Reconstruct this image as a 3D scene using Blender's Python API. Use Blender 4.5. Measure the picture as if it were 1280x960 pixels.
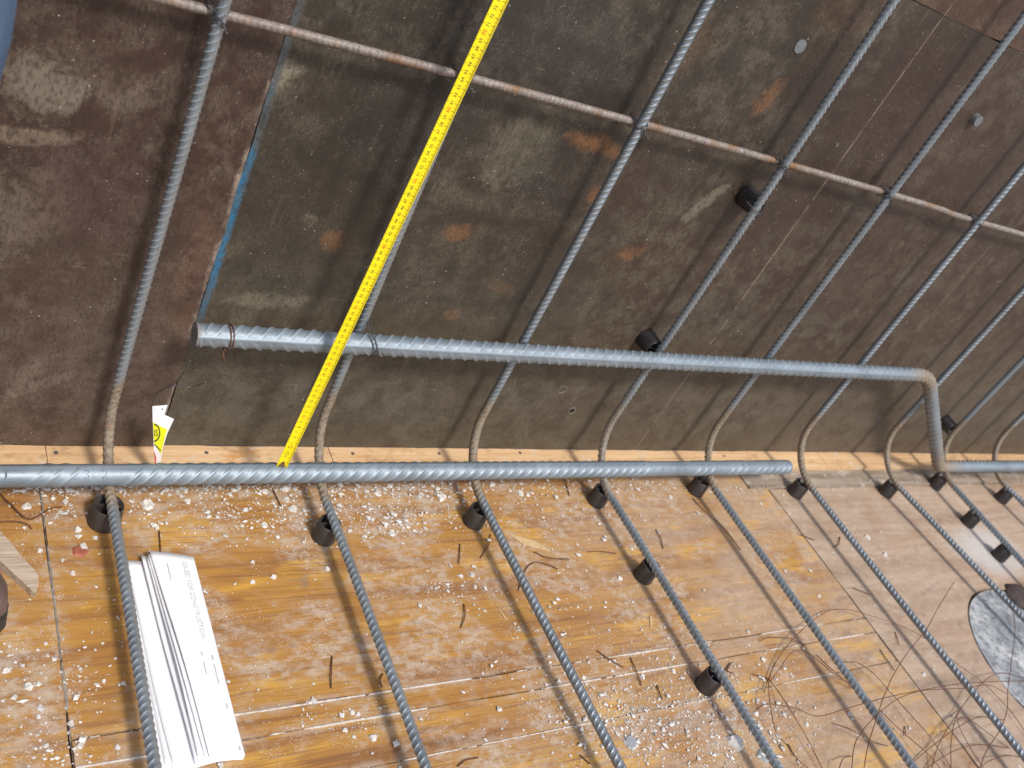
import bpy, bmesh, math, random
import numpy as np
from mathutils import Vector, Matrix

random.seed(7)
rng = np.random.default_rng(11)
for o in list(bpy.data.objects):
    bpy.data.objects.remove(o)
scene = bpy.context.scene
COL = scene.collection

# ------------------------------------------------------------------ camera
# world: x along the formwork wall, y into the wall (wall face y = 0), z up (deck top z = 0), metres
CAM_R = np.array([[0.81738544, -0.39613017, 0.41828451],
                  [0.04734854, -0.67742259, -0.73406863],
                  [0.57414211, 0.61982217, -0.53495917]])      # rows: image right, image down, view direction
CAM_C = np.array([-0.36451358, -1.05455302, 1.08967888])
F_PX = 1193.957                                                # focal length for the 1280 pixel wide photograph
cam_d = bpy.data.cameras.new('camera')
cam = bpy.data.objects.new('camera', cam_d)
COL.objects.link(cam)
cam.matrix_world = Matrix(((CAM_R[0][0], -CAM_R[1][0], -CAM_R[2][0], CAM_C[0]),
                           (CAM_R[0][1], -CAM_R[1][1], -CAM_R[2][1], CAM_C[1]),
                           (CAM_R[0][2], -CAM_R[1][2], -CAM_R[2][2], CAM_C[2]),
                           (0, 0, 0, 1)))
cam_d.sensor_width = 36.0
cam_d.lens = F_PX / 1280 * 36
cam_d.clip_start = 0.02
cam_d.clip_end = 500
cam_d.dof.use_dof = True
cam_d.dof.focus_distance = 1.28
cam_d.dof.aperture_fstop = 6.5
scene.camera = cam

# ------------------------------------------------------------------ daylight
SUN = Vector((0.15, -1.0, 1.35)).normalized()
elev = math.asin(SUN.z)
world = bpy.data.worlds.new('World')
scene.world = world
world.use_nodes = True
wn = world.node_tree
bg = wn.nodes['Background']
sky = wn.nodes.new('ShaderNodeTexSky')
sky.sky_type = 'NISHITA'
sky.sun_disc = False
sky.sun_elevation = elev
sky.sun_rotation = math.atan2(SUN.x, SUN.y)
sky.air_density = 1.0
sky.dust_density = 3.0
wn.links.new(sky.outputs[0], bg.inputs[0])
bg.inputs[1].default_value = 0.14
sun_d = bpy.data.lights.new('sun', 'SUN')
sun_d.energy = 2.15
sun_d.angle = math.radians(9.0)
sun_d.color = (1.0, 0.95, 0.88)
sun_o = bpy.data.objects.new('sun', sun_d)
COL.objects.link(sun_o)
sun_o.rotation_euler = (-SUN).to_track_quat('-Z', 'Y').to_euler()
scene.cycles.max_bounces = 5
scene.cycles.diffuse_bounces = 3
scene.cycles.glossy_bounces = 2
scene.view_settings.view_transform = 'Standard'
scene.view_settings.look = 'None'
scene.view_settings.gamma = 1.0
scene.view_settings.exposure = 0.40
scene.view_settings.use_curve_mapping = False


# ------------------------------------------------------------------ helpers
def at(u, v, ax, val):
    """photo pixel (1280x960) -> point on the plane ax = val"""
    d = CAM_R.T @ np.array([(u - 640) / F_PX, (v - 480) / F_PX, 1.0])
    i = 'xyz'.index(ax)
    return CAM_C + d * ((val - CAM_C[i]) / d[i])


BAYX = [-.055, .258, .548, .842, 1.138, 1.444, 1.79]
BAYS = ['left of the papers bar', 'between papers and tape bar', 'right of the tape bar', 'left of the three-spacer bar',
        'right of the three-spacer bar', 'at the thick bar end', 'left of the pile head', 'past the pile head']


def where(q):
    b = BAYS[sum(q[0] > x for x in BAYX)]
    d = 'close to the thick bar' if q[1] > -.2 else ('out on the deck' if q[1] > -.42 else 'by the board joints')
    return b + ', ' + d


def tag(o, label=None, cat=None, group=None, kind=None):
    if label: o['label'] = label
    if cat: o['category'] = cat
    if group: o['group'] = group
    if kind: o['kind'] = kind
    return o


def empty(name, loc=(0, 0, 0)):
    o = bpy.data.objects.new(name, None)
    o.empty_display_size = 0.05
    COL.objects.link(o)
    o.location = loc
    return o


def link(name, me, mat=None, parent=None, smooth=False):
    o = bpy.data.objects.new(name, me)
    COL.objects.link(o)
    if mat: me.materials.append(mat)
    if parent is not None:
        o.parent = parent
        o.matrix_parent_inverse = Matrix.Translation(-Vector(parent.location)) if parent.type == 'EMPTY' and parent.location.length > 0 else Matrix()
    if smooth:
        me.polygons.foreach_set('use_smooth', [True] * len(me.polygons))
    return o


def mesh_from(name, verts, faces):
    me = bpy.data.meshes.new(name)
    me.from_pydata([tuple(map(float, v)) for v in verts], [], faces)
    me.update()
    return me


def grid_mesh(name, V, closed_u=True, caps=False):
    """V (n, m, 3) ring grid to mesh, fast"""
    n, m, _ = V.shape
    me = bpy.data.meshes.new(name)
    idx = np.arange(n * m).reshape(n, m)
    nx = np.roll(idx, -1, axis=1)
    if closed_u:
        q = np.stack([idx[:-1], nx[:-1], nx[1:], idx[1:]], -1).reshape(-1, 4)
    else:
        q = np.stack([idx[:-1, :-1], idx[:-1, 1:], idx[1:, 1:], idx[1:, :-1]], -1).reshape(-1, 4)
    loops = q.reshape(-1)
    starts = np.arange(len(q)) * 4
    if caps:
        loops = np.concatenate([loops, idx[0][::-1], idx[-1]])
        starts = np.concatenate([starts, [len(q) * 4, len(q) * 4 + m]])
    me.vertices.add(n * m)
    me.vertices.foreach_set('co', V.reshape(-1).astype(np.float32))
    me.loops.add(len(loops))
    me.loops.foreach_set('vertex_index', loops.astype(np.int32))
    me.polygons.add(len(starts))
    me.polygons.foreach_set('loop_start', starts.astype(np.int32))
    sm = np.ones(len(starts), dtype=bool)
    if caps: sm[-2:] = False
    me.polygons.foreach_set('use_smooth', sm)
    me.update(calc_edges=True)
    me.validate()
    return me


def catmull(P, n=8, closed=False):
    P = np.array(P, float)
    if closed:
        Q = np.vstack([P[-1], P, P[0], P[1]])
    else:
        Q = np.vstack([2 * P[0] - P[1], P, 2 * P[-1] - P[-2]])
    out = []
    for i in range(1, len(Q) - 2):
        t = np.linspace(0, 1, n, endpoint=False)[:, None]
        p0, p1, p2, p3 = Q[i - 1], Q[i], Q[i + 1], Q[i + 2]
        out.append(.5 * (2 * p1 + (p2 - p0) * t + (2 * p0 - 5 * p1 + 4 * p2 - p3) * t ** 2 + (3 * p1 - p0 - 3 * p2 + p3) * t ** 3))
    if not closed: out.append(P[-1:])
    return np.vstack(out)


def tube_grid(P, r, segs=6, closed=False):
    P = np.array(P, float)
    n = len(P)
    T = np.gradient(P, axis=0)
    if closed:
        T = np.roll(P, -1, 0) - np.roll(P, 1, 0)
    T /= np.linalg.norm(T, axis=1)[:, None] + 1e-12
    ref = np.array([0.31, 0.52, 0.79])
    N = np.cross(T, ref)
    N /= np.linalg.norm(N, axis=1)[:, None] + 1e-12
    B = np.cross(T, N)
    th = np.arange(segs) * 2 * np.pi / segs
    rr = np.broadcast_to(np.asarray(r, float), (n,))
    V = P[:, None] + rr[:, None, None] * (np.cos(th)[None, :, None] * N[:, None] + np.sin(th)[None, :, None] * B[:, None])
    if closed: V = np.concatenate([V, V[:1]], 0)
    return V


def wire_mesh(name, P, r, segs=6, closed=False):
    return grid_mesh(name, tube_grid(P, r, segs, closed), caps=not closed)


def multi_mesh(name, grids, caps=True):
    """several tube grids joined in one mesh"""
    verts, faces, off = [], [], 0
    for V in grids:
        n, m, _ = V.shape
        verts.append(V.reshape(-1, 3))
        for i in range(n - 1):
            for j in range(m):
                k = (j + 1) % m
                faces.append((off + i * m + j, off + i * m + k, off + (i + 1) * m + k, off + (i + 1) * m + j))
        if caps:
            faces.append(tuple(off + j for j in range(m))[::-1])
            faces.append(tuple(off + (n - 1) * m + j for j in range(m)))
        off += n * m
    me = mesh_from(name, np.vstack(verts), faces)
    me.polygons.foreach_set('use_smooth', [len(p.vertices) == 4 for p in me.polygons])
    return me


def box_mesh(name, x0, x1, y0, y1, z0, z1, bev=0.0):
    bm = bmesh.new()
    bmesh.ops.create_cube(bm, size=1)
    for v in bm.verts:
        v.co = Vector(((x0 + x1) / 2 + v.co.x * (x1 - x0), (y0 + y1) / 2 + v.co.y * (y1 - y0), (z0 + z1) / 2 + v.co.z * (z1 - z0)))
    if bev:
        bmesh.ops.bevel(bm, geom=bm.edges[:], offset=bev, segments=2, affect='EDGES', profile=.6)
    me = bpy.data.meshes.new(name)
    bm.to_mesh(me)
    bm.free()
    return me


def prism_mesh(name, outline, a, b, axis='z', taper=0.0):
    """outline of 2D points extruded from a to b along axis z (x,y outline) or y (x,z outline)"""
    n = len(outline)
    c = np.mean(np.array(outline), 0)
    v = []
    for k, h in enumerate((a, b)):
        for p in outline:
            q = np.array(p, float)
            if k == 1 and taper: q = q + (c - q) / (np.linalg.norm(c - q) + 1e-9) * taper
            v.append((q[0], q[1], h) if axis == 'z' else (q[0], h, q[1]))
    f = [tuple(range(n))[::-1], tuple(range(n, 2 * n))] + [(i, (i + 1) % n, n + (i + 1) % n, n + i) for i in range(n)]
    me = mesh_from(name, v, f)
    bm = bmesh.new(); bm.from_mesh(me)
    bmesh.ops.recalc_face_normals(bm, faces=bm.faces[:])
    bm.to_mesh(me); bm.free()
    return me


_glyph = {}


def text_geo(s, size=1.0):
    """flat text as (verts n x 2, faces), origin at its centre"""
    key = s
    if key not in _glyph:
        cu = bpy.data.curves.new('t', 'FONT')
        cu.body = s
        cu.align_x = 'CENTER'
        cu.align_y = 'CENTER'
        cu.resolution_u = 2
        ob = bpy.data.objects.new('t', cu)
        COL.objects.link(ob)
        bpy.context.view_layer.update()
        dg = bpy.context.evaluated_depsgraph_get()
        me = bpy.data.meshes.new_from_object(ob.evaluated_get(dg))
        V = np.array([v.co[:2] for v in me.vertices])
        Fc = [tuple(p.vertices) for p in me.polygons]
        bpy.data.objects.remove(ob)
        bpy.data.curves.remove(cu)
        bpy.data.meshes.remove(me)
        _glyph[key] = (V, Fc)
    V, Fc = _glyph[key]
    return V * size, Fc


# ------------------------------------------------------------------ node materials
class NT:
    def __init__(s, name):
        s.m = bpy.data.materials.new(name)
        s.m.use_nodes = True
        s.t = s.m.node_tree
        s.b = s.t.nodes['Principled BSDF']
        s.geo = s.t.nodes.new('ShaderNodeNewGeometry')

    def n(s, typ, **kw):
        x = s.t.nodes.new(typ)
        for k, v in kw.items(): setattr(x, k, v)
        return x

    def put(s, sock, v):
        if v is None: return
        if hasattr(v, 'is_output') or hasattr(v, 'links'):
            s.t.links.new(v, sock)
        else:
            if sock.type == 'RGBA' and len(v) == 3: v = (*v, 1)
            sock.default_value = v

    def pos(s, scale=(1, 1, 1), loc=(0, 0, 0), rot=(0, 0, 0), src=None):
        mp = s.n('ShaderNodeMapping')
        s.put(mp.inputs[0], src or s.geo.outputs['Position'])
        mp.inputs[1].default_value = loc
        mp.inputs[2].default_value = rot
        mp.inputs[3].default_value = scale
        return mp.outputs[0]

    def obj(s):
        return s.n('ShaderNodeTexCoord').outputs['Object']

    def noise(s, vec, scale=1.0, detail=4, rough=.55, dist=0.0):
        x = s.n('ShaderNodeTexNoise')
        s.put(x.inputs['Vector'], vec)
        x.inputs['Scale'].default_value = scale
        x.inputs['Detail'].default_value = detail
        x.inputs['Roughness'].default_value = rough
        x.inputs['Distortion'].default_value = dist
        return x.outputs[0]

    def vor(s, vec, scale, feature='F1', out='Distance'):
        x = s.n('ShaderNodeTexVoronoi', feature=feature)
        s.put(x.inputs['Vector'], vec)
        x.inputs['Scale'].default_value = scale
        return x.outputs[out]

    def step(s, v, a, b):
        x = s.n('ShaderNodeMapRange', interpolation_type='SMOOTHSTEP')
        s.put(x.inputs[0], v)
        x.inputs[1].default_value = a
        x.inputs[2].default_value = b
        return x.outputs[0]

    def ramp(s, f, stops):
        x = s.n('ShaderNodeValToRGB')
        s.put(x.inputs[0], f)
        e = x.color_ramp.elements
        while len(e) < len(stops): e.new(.5)
        for i, (p, c) in enumerate(stops):
            e[i].position = p
            e[i].color = (*c, 1)
        return x.outputs[0]

    def mix(s, f, a, b, blend='MIX'):
        x = s.n('ShaderNodeMix', data_type='RGBA', blend_type=blend)
        s.put(x.inputs[0], f)
        s.put(x.inputs[6], a)
        s.put(x.inputs[7], b)
        return x.outputs[2]

    def math(s, op, a, b=None, c=None):
        x = s.n('ShaderNodeMath', operation=op)
        s.put(x.inputs[0], a)
        s.put(x.inputs[1], b)
        if c is not None: s.put(x.inputs[2], c)
        return x.outputs[0]

    def sep(s, v=None):
        x = s.n('ShaderNodeSeparateXYZ')
        s.put(x.inputs[0], v or s.geo.outputs['Position'])
        return x.outputs

    def attr(s, name):
        x = s.n('ShaderNodeAttribute', attribute_name=name)
        return x.outputs['Fac']

    def out(s, color=None, rough=None, metal=None, bump=None, strength=.3, dist=.002, spec=None):
        s.put(s.b.inputs['Base Color'], color)
        s.put(s.b.inputs['Roughness'], rough)
        s.put(s.b.inputs['Metallic'], metal)
        s.put(s.b.inputs['Specular IOR Level'], spec)
        if bump is not None:
            x = s.n('ShaderNodeBump')
            x.inputs['Strength'].default_value = strength
            x.inputs['Distance'].default_value = dist
            s.put(x.inputs['Height'], bump)
            s.put(s.b.inputs['Normal'], x.outputs[0])
        return s.m


def plain(name, col, rough=.6, metal=0.0, var=.25, scale=60, bumps=.15):
    k = NT(name)
    f = k.noise(k.obj(), scale, 5, .6)
    dark = tuple(c * (1 - var) for c in col)
    lite = tuple(min(1, c * (1 + var)) for c in col)
    return k.out(k.ramp(f, [(.3, dark), (.7, lite)]), rough, metal, f, bumps, .001)


def steel(name, base, rough=.40, metal=.75, crest=.6, val=.28, rustier=.68):
    k = NT(name)
    p = k.geo.outputs['Position']
    big = k.noise(p, 14, 3, .6)
    fine = k.noise(p, 190, 3, .65)
    rib = k.attr('rib')
    col = k.ramp(big, [(.3, tuple(c * .78 for c in base)), (.72, tuple(c * 1.15 for c in base))])
    col = k.mix(k.step(fine, .55, .75), col, tuple(c * .62 for c in base))
    # occlusion between ribs painted in over dark mill scale, rubbed crests painted brighter
    col = k.mix(k.math('MULTIPLY', k.step(rib, .35, .95), crest), k.mix(val, col, tuple(c * .35 for c in base)), tuple(min(1, c * 1.75) for c in base))
    rn = k.noise(p, 45, 4, .7)
    rustc = k.ramp(fine, [(.3, (.11, .068, .035)), (.5, (.21, .155, .095)), (.72, (.30, .24, .16))])
    rustc = k.mix(k.step(rn, .55, .7), rustc, (.24, .115, .035))
    a = k.attr('rust')
    spots = k.step(rn, rustier, rustier + .08)
    f = k.math('MAXIMUM', k.math('MULTIPLY', spots, .45), k.math('MULTIPLY', a, k.step(k.math('ADD', rn, k.math('MULTIPLY', a, .55)), .48, .72)))
    col = k.mix(k.math('MULTIPLY', f, .9), col, rustc)
    ro = k.math('ADD', k.math('MULTIPLY', f, .35), k.math('ADD', k.math('MULTIPLY', big, .2), rough - .1))
    me = k.math('MULTIPLY', k.math('SUBTRACT', 1.0, f), metal)
    return k.out(col, ro, me, fine, .12, .0006)


M_STEEL = steel('rebar_steel', (.31, .36, .40), rough=.42, metal=.5, crest=.75, val=.35, rustier=.64)
M_STEEL32 = steel('thick_rebar_steel', (.255, .31, .355), rough=.50, metal=.45, crest=.40, val=.15, rustier=.70)
M_THIN = NT('thin_rebar_rusty')
k = M_THIN
p = k.geo.outputs['Position']
f1 = k.noise(p, 20, 6, .65)
f2 = k.noise(p, 160, 5, .7)
col = k.ramp(f2, [(.3, (.13, .105, .09)), (.55, (.25, .22, .20)), (.8, (.40, .37, .35))])
rst = k.ramp(f2, [(.3, (.12, .065, .035)), (.7, (.27, .165, .085))])
M_THIN = k.out(k.mix(k.step(f1, .5, .66), col, rst), .6, .25, f2, .3, .001)


def floor_mat(name, pale):
    k = NT(name)
    g1 = k.noise(k.pos((1.8, 22, 2.2)), 1.0, 5, .68, .35)          # broad figure along the grain
    g2 = k.noise(k.pos((12, 380, 14)), 1.0, 3, .6)               # fine grain
    g3 = k.noise(k.pos((4, 95, 5), (3, 1, 0)), 1.0, 4, .65, .2)
    if pale:
        col = k.ramp(g1, [(.25, (.19, .115, .068)), (.42, (.31, .205, .130)), (.58, (.42, .305, .215)), (.78, (.28, .165, .085))])
    else:
        col = k.ramp(g1, [(.22, (.15, .070, .030)), (.36, (.26, .122, .042)), (.47, (.355, .175, .048)), (.56, (.41, .215, .050)), (.66, (.33, .172, .056)), (.80, (.21, .090, .034))])
    col = k.mix(k.math('MULTIPLY', k.step(g3, .50, .66), .75), col, (.22, .105, .045) if not pale else (.30, .19, .12))
    col = k.mix(k.math('MULTIPLY', k.step(g2, .54, .68), .42), col, (.17, .085, .035) if not pale else (.26, .19, .14))
    # cement film and dust in patches
    d1 = k.noise(k.pos(), 6.5, 5, .66, .4)
    d2 = k.noise(k.pos((1, 1.6, 1)), 42, 5, .75)
    dust = k.math('MULTIPLY', k.step(d1, .42, .58), k.step(d2, .36, .60))
    sx, sy, sz = k.sep()
    # the worn front boards carry more cement film
    front = k.math('MULTIPLY', k.step(sy, -.40, -.66), k.step(sx, .25, .75))
    fr = k.math('MULTIPLY', front, k.step(k.noise(k.pos((1, 2.2, 1)), 12, 4, .7), .36, .58))
    mid = k.math('MULTIPLY', k.step(sx, .45, 1.15), k.step(k.noise(k.pos((1, 1.5, 1), (4, 2, 0)), 8, 4, .7), .38, .60))
    dust = k.math('MAXIMUM', dust, k.math('MULTIPLY', fr, .85))
    dust = k.math('MAXIMUM', dust, k.math('MULTIPLY', mid, .85))
    blur = k.math('MULTIPLY', k.step(sx, .45, 1.05), k.step(k.noise(k.pos((1, 1.3, 1), (9, 4, 0)), 5, 2, .5), .30, .62))
    dust = k.math('MAXIMUM', dust, k.math('MULTIPLY', blur, .8))
    # pale scrape lines along the joints between the boards
    for yy in (-.456, -.490, -.557):
        ln = k.math('ABSOLUTE', k.math('SUBTRACT', k.math('ADD', sy, k.math('MULTIPLY', d2, .008)), yy + .004))
        wid = k.math('MULTIPLY', k.step(ln, .013, .002), k.step(k.noise(k.pos(), 24, 4, .6), .40, .56))
        dust = k.math('MAXIMUM', dust, k.math('MULTIPLY', wid, .8))
    ln = k.math('ABSOLUTE', k.math('SUBTRACT', sx, -.132))
    dust = k.math('MAXIMUM', dust, k.math('MULTIPLY', k.math('MULTIPLY', k.step(ln, .022, .003), k.step(d2, .42, .62)), .75))
    dcol = k.ramp(d2, [(.35, (.33, .265, .205)), (.7, (.53, .46, .39))])
    dust = k.math('MULTIPLY', dust, k.step(g2, .05, .42))
    col = k.mix(k.math('MULTIPLY', dust, .66 if not pale else .5), col, dcol)
    if pale:
        q = at(1236, 688, 'z', 0)
        dx = k.math('SUBTRACT', sx, q[0]); dy = k.math('SUBTRACT', sy, q[1])
        rr = k.math('ADD', k.math('ADD', k.math('MULTIPLY', k.math('MULTIPLY', dx, dx), 30.0), k.math('MULTIPLY', k.math('MULTIPLY', dy, dy), 90.0)), k.math('MULTIPLY', d2, 1.2))
        col = k.mix(k.math('MULTIPLY', k.step(rr, 1.5, .5), .8), col, (.52, .52, .52))
    # bluish grey and dark stains
    st = k.math('MULTIPLY', k.step(k.noise(k.pos((1, 1.4, 1), (7, 3, 0)), 13, 4, .65), .60, .70), .6)
    col = k.mix(st, col, (.23, .165, .125))
    # scratches
    for r, (off, sc) in enumerate((((0, 0, 0), .5), ((2, 5, 0), .35))):
        q = k.noise(k.pos((16, 260, 1), off, (0, 0, .5 + 1.7 * r)), 1.0, 2, .4)
        col = k.mix(k.math('MULTIPLY', k.step(q, .735, .775), sc), col, (.68, .62, .56))
    # tiny specks of set cement
    # bright worn yellow varnish left in patches
    if not pale:
        yv = k.math('MULTIPLY', k.step(k.noise(k.pos((2.5, 9, 1), (1, 8, 0)), 2.2, 4, .6), .54, .66), k.step(g2, .62, .45))
        col = k.mix(k.math('MULTIPLY', yv, .6), col, (.60, .34, .055))
    sp = k.vor(k.pos(), 330)
    spm = k.math('MULTIPLY', k.step(sp, .26, .12), k.step(k.noise(k.pos(), 17, 5, .7), .50, .62))
    col = k.mix(k.math('MULTIPLY', spm, .85), col, (.72, .70, .67))
    h = g2
    ro = k.math('ADD', .42, k.math('MULTIPLY', dust, .4))
    return k.out(col, ro, 0.0, h, .35, .0012, spec=.35)


M_FLOOR = floor_mat('worn_orange_plywood', False)
M_FLOOR_PALE = floor_mat('dusty_pale_plywood', True)


def wall_mat(name, base, dark, dusty, seed, left=False, stains=(), dabs=()):
    k = NT(name)
    P = k.pos(loc=(seed, 0, seed * .7))
    n1 = k.noise(P, 3.2, 5, .66, .5)
    n2 = k.noise(P, 22, 5, .74)
    n3 = k.noise(k.pos((1, 1, .45), (seed, 0, 0)), 240, 3, .7)
    col = k.ramp(n1, [(.3, dark), (.5, base), (.7, tuple(c * 1.2 for c in base))])
    if not left:
        # the film wears to a redder brown farther along the wall
        gx = k.math('ADD', k.math('MULTIPLY', k.sep()[0], .45), k.noise(P, 2.6, 4, .6))
        col = k.mix(k.math('MULTIPLY', k.step(gx, .62, 1.15), .75), col, (.064, .036, .025))
    m = k.math('MULTIPLY', k.step(n1, .36, .60), k.step(n2, .44, .62))
    col = k.mix(k.math('MULTIPLY', m, .5), col, dusty)
    m2 = k.math('MULTIPLY', k.step(k.noise(k.pos(loc=(seed + 5, 0, 2)), 6.5, 5, .75), .52, .64), k.step(n2, .36, .6))
    col = k.mix(k.math('MULTIPLY', m2, .42), col, tuple(c * .95 for c in dusty))
    col = k.mix(k.math('MULTIPLY', k.step(n2, .50, .34), .28), col, dark)
    # short wipe marks
    w = k.noise(k.pos((60, 1, 9), (seed, 0, 0), (0, .7, 0)), 1.0, 4, .65)
    col = k.mix(k.math('MULTIPLY', k.step(w, .58, .70), .35), col, tuple(c * 1.25 for c in dusty))
    w2 = k.noise(k.pos((14, 1, 150), (seed, 0, 3), (0, -.35, 0)), 1.0, 2, .5)
    col = k.mix(k.math('MULTIPLY', k.step(w2, .70, .76), .6), col, tuple(min(1, c * 1.9) for c in dusty))
    sx, sy, sz = k.sep()
    wob = k.noise(k.pos(), 20, 5, .78, .6)
    for (cx, cz, a, b, rot, c, amt) in stains:
        dx = k.math('SUBTRACT', sx, cx)
        dz = k.math('SUBTRACT', sz, cz)
        cr, sr = math.cos(rot), math.sin(rot)
        u = k.math('ADD', k.math('MULTIPLY', dx, cr / a), k.math('MULTIPLY', dz, sr / a))
        v = k.math('ADD', k.math('MULTIPLY', dx, -sr / b), k.math('MULTIPLY', dz, cr / b))
        q = k.math('ADD', k.math('MULTIPLY', u, u), k.math('MULTIPLY', v, v))
        q = k.math('ADD', q, k.math('MULTIPLY', k.math('SUBTRACT', wob, .5), 6.0))
        col = k.mix(k.math('MULTIPLY', k.math('MULTIPLY', k.step(q, 1.5, .1), k.step(n2, .28, .52)), amt), col, c)
    if left:
        # chipped pale edge of the left panel
        e = k.math('SUBTRACT', .033, sx)
        e = k.math('ADD', e, k.math('MULTIPLY', k.math('SUBTRACT', wob, .5), .02))
        ez = k.math('MULTIPLY', k.step(e, .009, .002), k.step(k.noise(k.pos((1, 1, 1)), 9, 4, .6), .44, .60))
        col = k.mix(k.math('MULTIPLY', ez, .85), col, (.33, .27, .22))
    else:
        # old blue paint along the joint
        e = k.math('SUBTRACT', sx, .036)
        e = k.math('ADD', e, k.math('MULTIPLY', k.math('SUBTRACT', wob, .5), .016))
        ez = k.math('MULTIPLY', k.step(e, .010, .004), k.math('MULTIPLY', k.step(sz, .20, .34), k.step(k.noise(k.pos((1, 1, 1), (2, 0, 0)), 12, 4, .6), .30, .46)))
        col = k.mix(k.math('MULTIPLY', ez, .95), col, k.mix(k.math('MULTIPLY', k.step(k.noise(k.pos(), 9, 3, .6), .40, .55), k.step(sz, .66, .50)), (.075, .085, .088), (.012, .14, .27)))
        # scored line
        for lx, amt in ((1.024, .75), (1.62, .4)):
            ln = k.math('ABSOLUTE', k.math('SUBTRACT', k.math('ADD', sx, k.math('MULTIPLY', sz, -.012)), lx - .010))
            lm = k.math('MULTIPLY', k.step(ln, .0022, .0008), k.step(k.noise(k.pos((1, 1, 1)), 22, 5, .7), .38, .55))
            col = k.mix(k.math('MULTIPLY', lm, amt), col, (.24, .185, .14))
    # dust and grout haze gathered on the lower part of the wall
    lowf = k.math('MULTIPLY', k.step(k.math('ADD', sz, k.math('MULTIPLY', k.math('SUBTRACT', n1, .5), .5)), .55, .10), .85)
    col = k.mix(k.math('MULTIPLY', lowf, k.math('MULTIPLY', k.step(n3, .25, .60), k.step(n2, .05, .75))), col, tuple(c * 1.25 for c in dusty))
    # splashes of set grout
    sp = k.vor(k.pos(), 75)
    spm = k.math('MULTIPLY', k.step(sp, .11, .06), k.step(k.noise(k.pos(), 15, 4, .7), .50, .60))
    col = k.mix(spm, col, (.34, .32, .28))
    sp2 = k.math('MULTIPLY', k.step(k.vor(k.pos((1, 1, 1), (3, 3, 3)), 300), .22, .10), k.step(n2, .42, .56))
    col = k.mix(k.math('MULTIPLY', sp2, .6), col, (.30, .27, .22))
    col = k.mix(k.math('MULTIPLY', k.step(n3, .46, .66), .55), col, dark)
    h = n3
    return k.out(col, k.math('ADD', .42, k.math('MULTIPLY', m, .35)), 0.0, h, .25, .001, spec=.35)


RUST = (.155, .075, .034)
st_px = [(745, 180, .052, .017, -.05, 1.0), (575, 290, .026, .016, .2, .8), (790, 315, .030, .016, .5, .85), (415, 300, .018, .020, .6, .8),
         (565, 393, .014, .010, 0, .7), (960, 122, .016, .034, -.4, .75), (740, 245, .010, .016, 0, .8), (625, 360, .035, .014, -.4, .35),
         (850, 75, .030, .070, -.3, .25), (1050, 15, .06, .03, 0, .15), (480, 110, .06, .03, 0, .0)]
stains = [(at(u, v, 'y', 0)[0], at(u, v, 'y', 0)[2], a, b, r, RUST, w) for u, v, a, b, r, w in st_px]
for (u, v, a, b, r, w) in [(355, 98, .024, .022, .4, .9), (330, 375, .06, .014, .1, .55), (385, 275, .014, .012, 0, .5), (300, 400, .02, .03, 0, .3), (880, 255, .012, .05, -.5, .55), (650, 190, .05, .06, 0, .3)]:
    q = at(u, v, 'y', 0)
    stains.append((q[0], q[2], a, b, r, (.20, .185, .135), w))
for (u, v, a, b, r, w) in [(700, 60, .20, .09, 0, .55), (520, 150, .10, .10, 0, .5), (690, 230, .07, .06, 0, .4)]:
    q = at(u, v, 'y', 0)
    stains.append((q[0], q[2], a, b, r, (.030, .026, .026), w))
st_left = []
for (u, v, a, b, r, w, c) in [(50, 110, .040, .045, 0, .75, (.20, .165, .13)), (25, 165, .06, .012, .1, .6, (.24, .19, .14)), (150, 110, .03, .03, 0, .35, (.19, .15, .11)),
                              (30, 470, .014, .04, -.5, .5, (.22, .17, .14)), (45, 480, .05, .010, .5, .5, (.22, .17, .14)), (20, 260, .05, .06, 0, .5, (.20, .16, .125)),
                              (105, 240, .07, .07, 0, .5, (.085, .050, .048)), (250, 330, .03, .12, 0, .3, (.18, .085, .055))]:
    q = at(u, v, 'y', 0)
    st_left.append((q[0], q[2], a, b, r, c, w))
M_WALL_L = wall_mat('brown_formwork_film', (.050, .030, .0235), (.023, .0145, .0125), (.118, .086, .064), 3.1, True, st_left)
M_WALL_R = wall_mat('dark_formwork_film', (.042, .035, .026), (.018, .0155, .0135), (.112, .095, .068), 9.4, False, stains)
M_WALL_T = wall_mat('red_brown_formwork_film', (.078, .041, .027), (.036, .022, .016), (.13, .085, .058), 6.2, False, ())
# pine
k = NT('pine_batten')
g = k.noise(k.pos((3, 90, 60)), 1.0, 5, .6, .3)
g2 = k.noise(k.pos((20, 500, 300)), 1.0, 3, .5)
col = k.ramp(g, [(.3, (.50, .30, .145)), (.5, (.64, .43, .235)), (.75, (.72, .53, .33))])
col = k.mix(k.math('MULTIPLY', k.step(g2, .55, .7), .4), col, (.48, .27, .12))
col = k.mix(k.math('MULTIPLY', k.step(k.noise(k.pos((1, 2, 1)), 9, 5, .65), .60, .70), .8), col, (.55, .26, .07))
col = k.mix(k.math('MULTIPLY', k.step(k.noise(k.pos((1, 1, 1), (4, 0, 0)), 30, 5, .7), .58, .68), .75), col, (.56, .52, .47))
col = k.mix(k.math('MULTIPLY', k.step(k.noise(k.pos((1, 1.6, 1), (8, 2, 0)), 16, 4, .75), .54, .66), .6), col, (.36, .22, .11))
col = k.mix(k.math('MULTIPLY', k.step(k.sep()[0], 1.2, 2.4), .35), col, (.40, .24, .11))
M_PINE = k.out(col, .6, 0, g2, .25, .001)
k = NT('weathered_grey_board')
g = k.noise(k.pos((4, 70, 60)), 1.0, 6, .6, .3)
col = k.ramp(g, [(.3, (.16, .12, .085)), (.55, (.30, .245, .19)), (.8, (.42, .37, .31))])
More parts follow.
